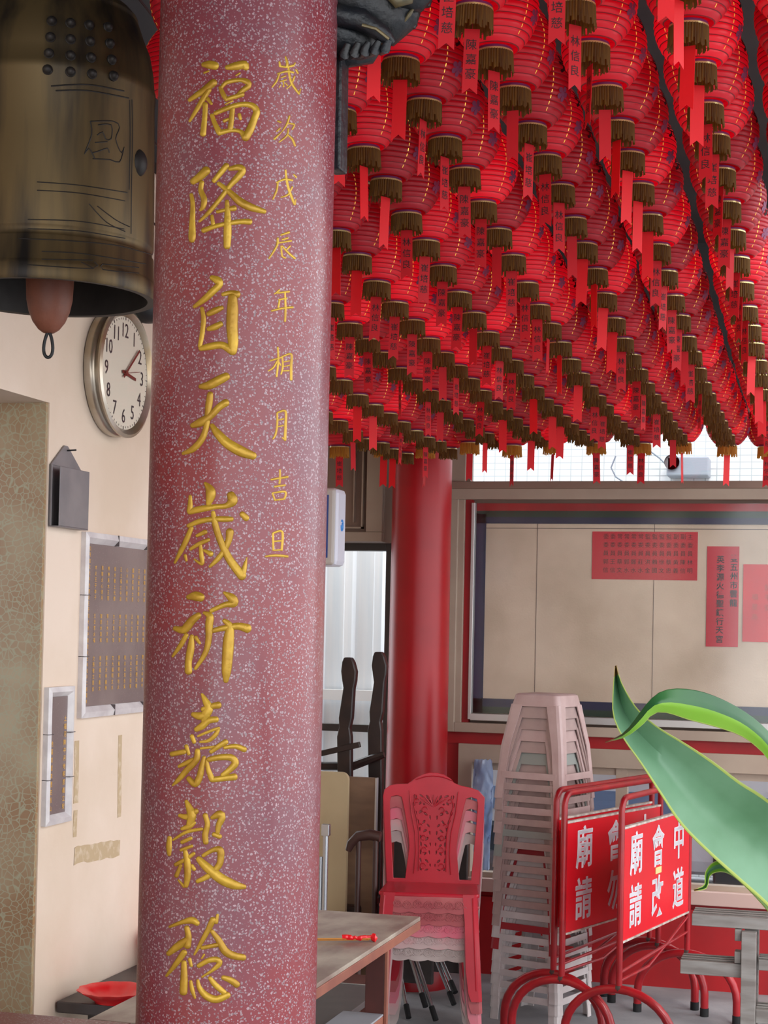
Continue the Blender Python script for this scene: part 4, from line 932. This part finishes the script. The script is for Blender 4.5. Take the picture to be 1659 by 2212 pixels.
# chrome folding legs
e = empty('folding_trestle', at(705, 2100, 1, 6.2) * 1); e.location.z = 0; tag(e, 'chrome tube folding trestle upright beside the pillar behind the wooden table', 'trestle')
chr_m = mat('scuffed_chrome', (170, 172, 176), .25, .85)
for px_, top in ((692, 1850), (704, 1795)):
    p = at(px_, top, 1, 6.2); 
    o = MB().use(chr_m).tube([(p.x, 6.2, 0.0), (p.x, 6.2, p.z)], .011, 12).build('tube', None, smooth=50); o.location = -Vector(e.location); o.parent = e
p = at(704, 1800, 1, 6.2); o = MB().use(chr_m).box((p.x - .016, 6.188, p.z - .01), (p.x + .016, 6.212, p.z + .035)).build('clamp', None, bevel=.004); o.location = -Vector(e.location); o.parent = e
p2 = at(692, 1950, 1, 6.2); o = MB().use(chr_m).tube([(p2.x, 6.2, .3), (p.x, 6.2, .3)], .008, 8).build('brace'); o.location = -Vector(e.location); o.parent = e
# brown bentwood chair back in front of the boards
Yb = 6.5; e = empty('bentwood_chair', at(775, 2000, 1, Yb) * 1); e.location.z = 0; tag(e, 'dark brown wooden chair with arched top rail before the plywood panel', 'chair')
bw = mat('brown_bentwood', (62, 38, 34), .4)
def eb(mb, n): o = mb.build(n, None, smooth=50); o.location = -Vector(e.location); o.parent = e
eb(MB().use(bw).tube([at(x, y, 1, Yb) for x, y in ((752, 1838), (758, 1822), (775, 1806), (800, 1803), (822, 1808))], [.012, .018, .022, .022, .02], 10), 'top_rail')
for x in (775, 812): p = at(x, 1815, 1, Yb); eb(MB().use(bw).tube([(p.x, Yb, 0), (p.x, Yb, p.z)], .011, 10), 'back_post')
p = at(775, 1815, 1, Yb); eb(MB().use(bw).box((p.x - .08, Yb - .35, .42), (p.x + .12, Yb, .45)), 'seat')
for dx in (-.06, .1): eb(MB().use(bw).tube([(p.x + dx, Yb - .32, 0), (p.x + dx, Yb - .32, .42)], .012, 8), 'leg')
# small dark stool frames under the wooden table
for (px_, py_, Y, lab) in ((735, 2115, 5.75, 'dark wooden bench frame on the floor seen beneath the wooden table'),):
    p = at(px_, py_, 1, Y); e = empty('bench_frame', (p.x, Y, 0)); tag(e, lab, 'bench')
    MB().use(tleg).box((-.18, -.1, p.z - .03), (.13, .1, p.z)).build('seat', None, e, bevel=.003)
    for xx in (-.16, -.06, .02, .1): MB().use(tleg).box((xx, -.08, 0), (xx + .02, -.06, p.z - .03)).build('leg', None, e)
    MB().use(tleg).box((-.16, -.08, .12), (.12, -.06, .15)).build('stretcher', None, e)
p = at(700, 2180, 1, 4.7); e = empty('folding_table', (p.x - .1, 4.75, 0)); tag(e, 'grey topped folding table low under the wooden table shelf', 'table')
MB().use(blk).box((-.12, -.3, p.z - .02), (.18, .3, p.z)).build('tabletop', None, e, bevel=.003); MB().use(alum).box((-.12, .3, p.z - .022), (.184, .306, p.z + .002)).build('edge_strip', None, e)
for yy in (-.25, .25):
    for xx in (-.1, .15): MB().use(steel).tube([(xx, yy, 0), (xx, yy, p.z - .02)], .01, 8).build('leg', None, e)
# folded dark tables leaning behind the red chairs, tube legs with black tips
def lean(legs, Y, label, topx):
    a = at(topx[0], 2050, 1, Y + .12); b__ = at(topx[1], 2050, 1, Y + .12); e = empty('folded_table', ((a.x + b__.x) / 2, Y + .1, 0)); tag(e, label, 'table')
    MB().use(blk).box((a.x - e.location.x, .02, .1), (b__.x - e.location.x, .05, .72)).build('tabletop', None, e, bevel=.004)
    for (x0_, y0_, x1_, y1_) in legs:
        p = at(x0_, y0_, 1, Y); q = at(x1_, y1_, 1, Y - .12); v = (p - q)
        q = q - v * (q.z / v.z) if False else q
        lg = MB().use(chr_m).tube([p - e.location + v * .6, q - e.location], .0095, 10).build('leg', None, e, smooth=50)
        dv = v.normalized() * .05; MB().use(tyre).tube([q - e.location + dv, q - e.location - dv * .2], .012, 10).build('rubber_tip', None, lg)
lean([(863, 2096, 882, 2194), (884, 2057, 918, 2170), (895, 2061, 940, 2199)], 6.98, 'folded black table with thin tube legs standing behind the red chair stack', (846, 935))
lean([(939, 2064, 979, 2165), (948, 2061, 982, 2140), (1000, 2120, 1012, 2205)], 7.25, 'second folded black table, right of the first, behind the red chairs', (930, 1005))

# ================================================================== PLASTIC CHAIRS (stack of five)
pr_red = mat('red_chair_plastic', (186, 34, 50), .3, rgb2=(168, 26, 42), scale=5)
pr_cols = [pr_red, mat('dusty_rose_plastic', (176, 92, 92), .5, rgb2=(160, 70, 76), scale=12), mat('pink_chair_plastic', (206, 96, 116), .45, rgb2=(190, 120, 126), scale=10), mat('pale_pink_plastic', (206, 150, 152), .5, rgb2=(186, 160, 158), scale=12), mat('dusty_grey_plastic', (170, 152, 148), .55, rgb2=(186, 170, 166), scale=14)]
U = .00181                                                           # metres per photo pixel at the chairs
def curve_plate(name, outer, holes, y0, th, m, parent, bevel=.0015):
    cu = bpy.data.curves.new('t', 'CURVE'); cu.dimensions = '2D'; cu.fill_mode = 'BOTH'; cu.extrude = th / 2; cu.bevel_depth = bevel; cu.bevel_resolution = 1
    for P in [outer] + holes:
        s = cu.splines.new('POLY'); s.points.add(len(P) - 1); s.use_cyclic_u = True
        for i, (x, z) in enumerate(P): s.points[i].co = (x, z, 0, 1)
    o = bpy.data.objects.new('t', cu); COL.objects.link(o); dg = bpy.context.evaluated_depsgraph_get(); dg.update()
    me = bpy.data.meshes.new_from_object(o.evaluated_get(dg)); bpy.data.objects.remove(o)
    me.transform(Matrix.Translation((0, y0, 0)) @ Matrix.Rotation(R_(90), 4, 'X')); me.materials.clear(); me.materials.append(m); me.name = name
    ob = bpy.data.objects.new(name, me); COL.objects.link(ob); ob.parent = parent; return ob
def zc(u, v):                                                        # zoom coordinates of the chair picture -> metres around the seat line
    return (u - 838) / 3.386 * U, .405 + (925 - v) / 3.386 * U
def make_chair():
    e = empty('plastic_chair', (0, 0, 0))
    outl = [(500, 925), (485, 700), (470, 450), (460, 290), (470, 240), (510, 210), (560, 200), (640, 196), (665, 180), (700, 150), (750, 122), (800, 108), (860, 108), (910, 120), (960, 150), (985, 180), (1040, 200), (1110, 212), (1170, 232), (1215, 280), (1212, 400), (1200, 650), (1188, 925)]
    wl = [(545, 900), (530, 700), (515, 500), (505, 330), (515, 290), (560, 276), (600, 290), (625, 400), (655, 560), (665, 660), (650, 800), (638, 900)]
    wr_ = [(1676 - u, v) for u, v in wl]
    # lattice holes, mirrored pairs
    hol = []
    def pet(cx, cy, l, w, a):
        P = []
        for i in range(8):
            t = 2 * math.pi * i / 8; x = .92 * l * math.cos(t); y = 1.1 * w * math.sin(t) * (1 - .35 * math.cos(t)); P.append((cx + x * math.cos(a) - y * math.sin(a), cy + x * math.sin(a) + y * math.cos(a)))
        return P
    spec = [(700, 290, 26, 12, 1.2), (745, 280, 24, 9, .5), (790, 290, 26, 8, 1.1), (812, 330, 28, 7, 1.3), (690, 345, 22, 10, 1.6), (735, 335, 18, 9, 2.3), (765, 340, 12, 7, .3), (738, 400, 20, 10, 2.4), (780, 415, 20, 10, .6), (705, 410, 24, 9, 1.3), (812, 440, 22, 7, 1.5),
            (722, 470, 24, 9, 1.1), (765, 475, 22, 9, 2.2), (800, 500, 20, 8, .8), (735, 525, 22, 9, 1.4), (775, 540, 22, 9, 2.5), (812, 555, 20, 7, 1.5), (745, 585, 20, 8, 1.0), (790, 600, 22, 9, 2.3), (748, 640, 24, 8, 1.5), (785, 650, 20, 8, .7), (818, 640, 18, 6, 1.5),
            (745, 700, 22, 8, 1.5), (780, 710, 18, 8, 2.2), (812, 700, 20, 7, 1.4), (748, 760, 24, 8, 1.3), (795, 765, 22, 9, .8), (820, 795, 16, 6, 1.5), (750, 825, 16, 8, .9), (790, 830, 20, 7, 2.8)]
    for s in spec:
        hol.append([zc(*p) for p in pet(*s)]); hol.append([zc(1676 - p[0], p[1]) for p in pet(*s)])
    b_ = curve_plate('backrest', [zc(*p) for p in outl], [[zc(*p) for p in wl], [zc(*p) for p in wr_]] + hol, .065, .01, pr_red, e)
    # raised scrolls on the splat
    mb = MB().use(pr_red)
    for (u, v, r) in ((775, 380, 20), (770, 590, 17), (775, 680, 19), (770, 800, 20), (715, 315, 15), (745, 500, 14)):
        for m_ in (0, 1):
            uu = u if not m_ else 1676 - u; x, z = zc(uu, v); rad = r / 3.386 * U
            mb.tube([(x + rad * math.cos(t) * (1 if not m_ else -1), .0555, z + rad * math.sin(t)) for t in [2 * math.pi * i / 14 for i in range(12)]], .0022, 6)
    for q in range(-3, 4):
        x, z = zc(838, 360); x1, z1 = zc(838 + q * 34, 268 + abs(q) * 8); mb.tube([(x, .0555, z), ((x + x1) / 2 + q * .0005, .055, (z + z1) / 2), (x1, .0555, z1)], [.0015, .003, .0018], 6)
    for m_ in (1, -1):
        for s_ in ([(700, 270), (690, 350), (715, 450), (735, 560), (738, 680), (735, 840)], [(700, 160), (770, 135), (838, 128)], [(655, 240), (672, 400), (705, 560), (712, 700), (700, 860)]):
            mb.tube([(zc(838 + m_ * (838 - u), v)[0], .0555, zc(u, v)[1]) for u, v in s_], .0022, 6)
    mb.build('scroll_relief', None, b_, smooth=60)
    # seat
    sx = .19; mb = MB().use(pr_red)
    mb.add([(-sx + .02, -.2, .385), (sx - .02, -.2, .385), (sx + .005, -.185, .388), (sx - .01, .075, .388), (-sx + .01, .075, .388), (-sx - .005, -.185, .388)] + [(-sx + .02, -.2, .402), (sx - .02, -.2, .402), (sx + .005, -.185, .404), (sx - .01, .085, .406), (-sx + .01, .085, .406), (-sx - .005, -.185, .404)],
           [(5,4,3,2,1,0), (6,7,8,9,10,11)] + [(i, (i+1) % 6, (i+1) % 6 + 6, i + 6) for i in range(6)])
    mb.build('seat', None, e, bevel=.006)
    # scalloped front apron with raised roses
    ol = [(-.15, .388)] + [(-.15 + .3 * i / 24, .388 - .056 - .007 * abs(math.sin(math.pi * i / 6)) ) for i in range(25)] + [(.15, .388)]
    ap = curve_plate('front_apron', ol, [], -.196, .006, pr_red, e)
    mb = MB().use(pr_red)
    for i in range(7):
        x = -.12 + .04 * i; zc_ = .362 - .004 * (i % 2)
        for k2, r2_ in enumerate((.015, .010, .005)): mb.tube([(x + r2_ * math.cos(t), -.2015, zc_ + r2_ * .9 * math.sin(t)) for t in [math.pi * j / 5 + k2 for j in range(9)]], .0028, 5)
        mb.tube([(x + .012, -.2015, zc_ - .014), (x + .02, -.2015, zc_ - .006), (x + .028, -.2015, zc_ - .012)], .0025, 5)
    mb.build('rose_relief', None, ap, smooth=60)
    # legs : open angle section, splayed, flared feet
    for sx_, sy_ in ((1, -1), (-1, -1), (1, 1), (-1, 1)):
        mb = MB().use(pr_red); secs = []
        for z, w, o in ((.402, .056, 0), (.3, .052, .006), (.12, .056, .018), (.03, .05, .024), (.0, .04, .026)):
            cx_ = sx_ * ((.186 if sy_ < 0 else .155) + o); cy_ = -.2 - o if sy_ < 0 else .085 + o * 1.2; t = .004
            secs.append([(cx_, cy_ - sy_ * w), (cx_, cy_ - sy_ * .012), (cx_ - sx_ * .012, cy_), (cx_ - sx_ * w, cy_), (cx_ - sx_ * w, cy_ - sy_ * t), (cx_ - sx_ * (.012 + t), cy_ - sy_ * t), (cx_ - sx_ * t, cy_ - sy_ * (.012 + t)), (cx_ - sx_ * t, cy_ - sy_ * w)])
            secs[-1] = [(x, y, z) for x, y in secs[-1]]
        vs = [v for s_ in secs for v in s_]; fs = []
        for i in range(4):
            for j in range(8): fs.append((i*8+j, i*8+(j+1) % 8, (i+1)*8+(j+1) % 8, (i+1)*8+j))
        fs += [list(range(8)), list(range(32, 40))[::-1]]
        mb.add(vs, fs)
        if sy_ < 0: mb.tube([(sx_ * .17, -.2, .39), (sx_ * .178, -.208, .25), (sx_ * .19, -.22, .04)], .005, 6)
        mb.build('leg', None, e)
    return e
pc0 = at(930, 2000, 1, 6.62)
ch0 = make_chair()
chl = ['red plastic chair with lattice back, topmost of the chair stack', 'dusty rose plastic chair directly under the top red chair', 'pink plastic chair, third from the top of the chair stack', 'pale pink plastic chair, fourth from the top of the chair stack', 'dusty grey plastic chair, lowest of the chair stack']
tag(ch0, chl[0], 'chair', 'plastic chairs stacked beside the red pillar')
ch0.location = (pc0.x, 6.62, 4 * .0475); ch0.rotation_euler = (0, 0, R_(11))
chairs = [ch0]
for ch in ch0.children:
    if ch.name.startswith('front_apron'):
        for o in [ch] + list(ch.children): o.material_slots[0].link = 'OBJECT'; o.material_slots[0].material = pr_cols[1]
for i in range(1, 5):
    c = dup(ch0, (pc0.x - .002 * i, 6.62 + .01 * i, (4 - i) * .0475), R_(11) + .008 * (i % 2), chl[i]); chairs.append(c)
    for ch in c.children:
        for o in [ch] + list(ch.children):
            o.material_slots[0].link = 'OBJECT'; o.material_slots[0].material = pr_cols[i]
        

# ================================================================== STOOL STACK
stm = mat('dusty_mauve_plastic', (196, 170, 166), .45, rgb2=(182, 154, 150), scale=12)
stc = [stm, mat('stool_taupe', (180, 156, 150), .5, rgb2=(166, 142, 138), scale=12), mat('stool_grey_green', (146, 150, 144), .5), mat('stool_red', (160, 40, 48), .45), mat('stool_white', (214, 206, 204), .45, rgb2=(196, 186, 184), scale=10)]
SH = .435
def make_stool():
    e = empty('plastic_stool', (0, 0, 0)); a, b_ = .105, .152
    mb = MB().use(stm)
    rz_ = [(a - .004, SH - .012), (a, SH - .03), (a + .004, SH - .06)]
    # top with rounded corners
    def rsq(h, c, z, n=5):
        P = []
        for q, (sx, sy) in enumerate(((1, 1), (-1, 1), (-1, -1), (1, -1))):
            for i in range(n): t = math.pi / 2 * (q + i / (n - 1)); P.append((sx * (h - c) + c * math.cos(t), sy * (h - c) + c * math.sin(t), z))
        return P
    rings = [rsq(a - .012, .02, SH), rsq(a - .002, .025, SH - .006), rsq(a + .004, .027, SH - .03), rsq(a + .009, .027, SH - .052), rsq(a + .006, .026, SH - .052), rsq(a - .004, .02, SH - .01)]
    vs = [v for g in rings for v in g]; n = 20; fs = [list(range(n))]
    for i in range(5):
        for j in range(n): fs.append((i*n+j, (i+1)*n+j, (i+1)*n+(j+1) % n, i*n+(j+1) % n))
    mb.add(vs, fs).build('seat', None, e, smooth=40)
    for sx_, sy_ in ((1, 1), (-1, 1), (-1, -1), (1, -1)):
        secs = []
        for z, w, f in ((SH - .045, .058, .0), (SH * .5, .046, .62), (.03, .042, .96), (0, .044, 1.0)):
            h = a + .009 + (b_ - a) * f; t = .005; c = .016
            L8 = [(h, h - w), (h, h - c), (h - c * .3, h - c * .3), (h - c, h), (h - w, h), (h - w, h - t), (h - c, h - t), (h - t, h - c), (h - t, h - w)]
            secs.append([(sx_ * x, sy_ * y, z) for x, y in L8])
        m9 = 9; vs = [v for s_ in secs for v in s_]; fs = []
        for i in range(3):
            for j in range(m9): q = (i*m9+j, i*m9+(j+1) % m9, (i+1)*m9+(j+1) % m9, (i+1)*m9+j); fs.append(q if sx_ * sy_ > 0 else q[::-1])
        fs += [list(range(m9)), list(range(3*m9, 4*m9))]
        MB().use(stm).add(vs, fs).build('leg', None, e)
    zb_ = .085; h = a + .009 + (b_ - a) * .88
    for q in range(4):
        T_ = Matrix.Rotation(math.pi / 2 * q, 4, 'Z'); MB().use(stm).box((-h + .03, h - .006, zb_), (h - .03, h - .001, zb_ + .028), T_).build('crossbar', None, e, bevel=.001)
    return e
ps = at(1172, 2000, 1, 7.12); st0 = make_stool(); NS = 20
seq = [0, 1, 1, 0, 1, 2, 1, 1, 1, 1, 1, 1, 4, 3, 4, 4, 4, 4, 4, 4]
top_z = at(1172, 1499, 1, 7.05).z; dz = (top_z - SH) / (NS - 1)
cn = ['pale mauve', 'taupe', 'grey-green', 'red', 'whitish']
for i in range(NS):
    lab = 'pale mauve plastic stool, topmost of the tall stool stack' if i == 0 else '%s plastic stool, %s from the top of the tall stool stack' % (cn[seq[i]], ORD[i + 1])
    pos = (ps.x + random.uniform(-.002, .002) * (i > 0), 7.12 + random.uniform(-.002, .002), (NS - 1 - i) * dz); rz = R_(-17) + random.uniform(-.02, .02)
    if i == 0: o = st0; o.location = pos; o.rotation_euler = (0, 0, rz); o['label'] = lab
    else: o = dup(st0, pos, rz, lab)
    tag(o, lab, 'stool', 'plastic stools nested in one tall stack')
    if i:
        for ch in o.children: ch.material_slots[0].link = 'OBJECT'; ch.material_slots[0].material = stc[seq[i]]

# plastic bag hanging on the window frame
pg = mat('clear_blue_plastic', (206, 220, 240), .12, rgb2=(120, 150, 205), scale=9, trans=.5)
a0 = at(1024, 1640, 1, YF - .06); b0 = at(1060, 1880, 1, YF - .06)
mb = MB().use(pg); nx, nz = 8, 22; vs = []; fs = []
for s_ in (0, 1):
    for i in range(nz + 1):
        for j in range(nx + 1):
            t = i / nz; w = .5 + .5 * math.sin(math.pi * min(1, t * 1.15 + .1)); x = a0.x + (b0.x - a0.x) * (.5 + (j / nx - .5) * (.6 + .5 * w))
            d = .022 * math.sin(math.pi * j / nx) * w + random.uniform(-.008, .008) + .006 * math.sin(7 * t * 3 + j * 2.1) ; vs.append((x, YF - .06 + (d if s_ else -d), a0.z + (b0.z - a0.z) * t + .004 * math.sin(j * 3 + i)))
for s_ in (0, 1):
    o_ = s_ * (nz + 1) * (nx + 1)
    for i in range(nz):
        for j in range(nx): q = o_ + i * (nx + 1) + j; fs.append((q, q + 1, q + nx + 2, q + nx + 1))
tag(mb.add(vs, fs).build('plastic_bag', None, smooth=60), 'crumpled clear bluish plastic bag hanging between red chairs and stool stack', 'bag')

# ================================================================== SIGN STANDS
tubem = mat('glossy_red_tube', (170, 26, 34), .28, rgb2=(140, 22, 30), scale=10); sgm = mat('red_sign_panel', (222, 22, 38), .4, rgb2=(210, 18, 34), scale=3); weld = mat('dark_rusty_weld', (70, 52, 48), .7)
sgw = mat('white_sign_lettering', (240, 236, 240), .5); sge = mat('white_worn_edge', (214, 206, 196), .5, rgb2=(160, 140, 130), scale=30)
def stand(pl, pr, label, rows, tilt=0, tapeit=False):
    pl, pr = Vector((pl[0], pl[1], 0)), Vector((pr[0], pr[1], 0)); d = (pr - pl); Wd = d.length; d.normalize(); ang = math.atan2(d.y, d.x)
    e = empty('sign_stand', pl, ang); tag(e, label, 'sign stand')
    ht = .985; rc_ = .05; tr = .0125
    pts = [(0, 0, .27), (0, 0, ht - rc_)] + [(rc_ - rc_ * math.cos(t), 0, ht - rc_ + rc_ * math.sin(t)) for t in [math.pi / 2 * i / 6 for i in range(1, 7)]]
    pts += [(Wd - x, 0, z) for x, y, z in pts[::-1]]
    MB().use(tubem).tube(pts, tr, 12).build('frame_tube', None, e, smooth=50)
    z0_, z1_ = .448, .868
    pn = MB().use(sgm).box((.016, -.006, z0_), (Wd - .016, .006, z1_)).build('sign_panel', None, e)
    for zq in (z1_, z0_ - .008): MB().use(sge).box((.013, -.009, zq), (Wd - .013, .009, zq + .008)).build('panel_edge', None, pn)
    t = MB().use(sgw); cw_ = (Wd - .05) / 3
    for c, s_ in enumerate(rows):
        xc = Wd - .03 - cw_ * (c + .5)
        for i, ch in enumerate(s_):
            [put_glyph(t, ch, (xc + q_, -.0075 - abs(q_) * .02, .765 - i * .2 + q2_), (1, 0, 0), (0, 0, 1), .172, .012, sx=.86) for q_, q2_ in ((-.0022, 0), (.0022, .001), (0, .0018))]
    t.build('lettering', None, pn)
    if tapeit: MB().use(mat('yellow_tape', (226, 206, 140), .6)).box((Wd * .5 - .035, -.009, .655), (Wd * .5 + .035, -.0065, .68)).build('tape_patch', None, pn)
    MB().use(tubem).tube([(0, 0, .33), (Wd, 0, .36)], .006, 8).build('lower_rod', None, e)
    MB().use(tubem).tube([(.01, 0, .30), (Wd * .4, .0, .30), (Wd * .7, 0, .36), (Wd, 0, .425)], .006, 8).build('brace_rod', None, e)
    for x in (0, Wd):
        sp = .215; hh = .27; P = [(x, -sp, .0), (x, -sp, .09)] + [(x, -sp * math.cos(t_), .09 + (hh - .09) * math.sin(t_)) for t_ in [math.pi * i / 16 for i in range(1, 16)]] + [(x, sp, .09), (x, sp, 0)]
        lg = MB().use(tubem).tube(P, .017, 12).build('foot_arch', None, e, smooth=50)
        MB().use(weld).ell((x, 0, .272), .018, .022, .016).build('weld', None, lg, smooth=50)
        for s_ in (-1, 1): MB().use(tyre).tube([(x, s_ * sp, 0), (x, s_ * sp, .035)], .0185, 12).build('rubber_foot', None, lg, smooth=50)
    return e
def gp(px_, D): p = atD(px_, 1900, D); return (p.x, p.y)
stand(gp(1341, 6.45), gp(1487, 7.2), 'front red sign stand with white characters and small yellow tape patch', ['中道', '會改', '廟請'], tapeit=True)
stand(gp(1217, 6.6), gp(1424, 7.35), 'middle red sign stand, its panel half hidden behind the front one', ['中道', '會勿', '廟請'])
stand(gp(1199, 6.72), gp(1405, 7.47), 'rear red sign stand against the stool stack, mostly hidden by the middle one', ['中道', '會改', '廟請'])

# ================================================================== METAL RACK lower right
rk = mat('weathered_aluminium', (150, 146, 142), .45, .35, rgb2=(120, 112, 108), scale=10, stretch=(.5, 3, 3))
RY = 5.75; p = at(1497, 1962, 1, RY); e = empty('metal_rack', (p.x, RY, 0)); tag(e, 'weathered grey metal rack with ridged rails at the lower right', 'rack')
def rkb(n, a, b_, ridg=False):
    mb = MB().use(rk).box(a, b_)
    if ridg:
        for q in range(3): yy = a[1] + (b_[1] - a[1]) * (.2 + .3 * q); mb.box((a[0], yy, b_[2]), (b_[0], yy + .012, b_[2] + .004))
    o = mb.build(n, None, bevel=.002); o.parent = e
z_t = p.z; z_m = at(1475, 2062, 1, RY).z; lx = at(1618, 2100, 1, RY).x - p.x
rkb('top_rail', (0, -.04, z_t - .05), (1.1, .1, z_t - .012), True); rkb('middle_rail', (-.035, -.04, z_m - .055), (lx - .02, .08, z_m - .01), True); rkb('middle_rail', (lx + .03, -.02, z_m - .03), (1.1, .08, z_m + .005), True)
rkb('upright', (lx - .022, -.07, 0), (lx + .025, -.035, z_t - .055)); rkb('upright', (1.02, -.07, 0), (1.06, -.035, z_t - .055)); rkb('upright', (lx - .022, .1, 0), (lx + .025, .135, z_t - .055)); rkb('upright', (1.02, .1, 0), (1.06, .135, z_t - .055))
z_l = at(1640, 2175, 1, RY).z; rkb('lower_rail', (lx + .025, -.04, z_l - .045), (1.1, .08, z_l), True)
rkb('bracket', (lx - .045, -.045, z_m - .008), (lx - .024, -.0, z_m + .03)); rkb('bracket', (lx - .045, -.045, z_t - .09), (lx - .024, -.0, z_t - .052))

# ================================================================== PLANT
lgn = mat('leaf_green', (98, 146, 106), .32, rgb2=(124, 170, 134), scale=9, trans=.3); lgd = mat('leaf_dark_green', (40, 92, 52), .35, rgb2=(60, 112, 60), scale=9, trans=.25)
lgy = mat('leaf_yellow_margin', (184, 200, 104), .4, trans=.35); lgb = mat('leaf_lime', (130, 186, 50), .35, rgb2=(150, 200, 70), scale=6, trans=.45); lbr = mat('leaf_brown_tip', (168, 140, 84), .6, trans=.2)
pt = atD(1960, 2600, 2.35); pe_ = empty('potted_plant', (pt.x, pt.y, 0)); tag(pe_, 'potted plant with broad yellow-edged green leaves reaching in from lower right', 'plant')
def leaf(up, lo, D0, D1, mats, fold, name='leaf'):
    def rs(P, n):
        Q = cr([tuple(p) for p in P], 4); L = [0]
        for a, b__ in zip(Q, Q[1:]): L.append(L[-1] + math.hypot(b__[0] - a[0], b__[1] - a[1]))
        out = []
        for i in range(n):
            t = L[-1] * i / (n - 1); k = max(j for j in range(len(L)) if L[j] <= t + 1e-9); k = min(k, len(Q) - 2); f = (t - L[k]) / max(1e-9, L[k+1] - L[k]); out.append((Q[k][0] + (Q[k+1][0] - Q[k][0]) * f, Q[k][1] + (Q[k+1][1] - Q[k][1]) * f))
        return out
    n = 46; A = rs(up, n); B = rs(lo, n); ss = [0, .035, .3, .5, .7, .965, 1]; vs = []; mb = MB()
    for i in range(n):
        D = D0 + (D1 - D0) * i / (n - 1)
        for s_ in ss: vs.append(atD(A[i][0] + (B[i][0] - A[i][0]) * s_, A[i][1] + (B[i][1] - A[i][1]) * s_, D + fold * (1 - abs(2 * s_ - 1)) ) - Vector(pe_.location))
    o = len(mb.v); mb.v += vs
    for i in range(n - 1):
        for j in range(6):
            mb.use(lbr if i < 1 else mats[j]); q = i * 7 + j; mb.f.append([q, q + 1, q + 8, q + 7]); mb.m.append(mb.cur)
    ob = mb.build(name, None, pe_, smooth=80); m_ = ob.modifiers.new('thickness', 'SOLIDIFY'); m_.thickness = .0008
leaf([(1331,1437),(1342,1475),(1375,1530),(1420,1570),(1480,1606),(1540,1645),(1600,1690),(1659,1728),(1780,1830),(1960,2050)], [(1329,1440),(1325,1490),(1325,1545),(1345,1592),(1385,1650),(1425,1712),(1470,1780),(1530,1842),(1600,1905),(1659,1958),(1780,2080),(1900,2250)], 2.2, 2.4, [lgy, lgn, lgn, lgn, lgn, lgy], .03)
leaf([(1308,1603),(1350,1580),(1395,1522),(1425,1495),(1465,1487),(1520,1495),(1580,1520),(1630,1552),(1670,1590),(1760,1680),(1900,1980)], [(1308,1604),(1352,1592),(1388,1566),(1412,1542),(1440,1540),(1490,1556),(1550,1572),(1600,1590),(1635,1615),(1665,1650),(1730,1760),(1860,2050)], 2.12, 2.38, [lgd, lgd, lgd, lgb, lgb, lgy], -.012)
leaf([(1499,1922),(1522,1912),(1524,1885),(1540,1864),(1568,1858),(1605,1868),(1645,1895),(1690,1935),(1800,2060)], [(1500,1924),(1526,1918),(1532,1893),(1546,1884),(1566,1884),(1590,1897),(1625,1930),(1665,1975),(1780,2110)], 2.3, 2.45, [lgy, lgb, lgn, lgn, lgb, lgy], .01)
p_ = Vector((0, 0, 0)); MB().use(lgn).tube([atD(1900, 2100, 2.4) - Vector(pe_.location), (0, 0, .6), (0, 0, .28)], [.012, .016, .018], 10).build('stem', None, pe_)
MB().use(mat('terracotta_pot', (150, 84, 60), .7)).lathe([(.0005, 0), (.11, 0), (.15, .26), (.165, .26), (.165, .3), (.145, .3), (.14, .26), (.0005, .26)], 32).build('pot', None, pe_, smooth=40)
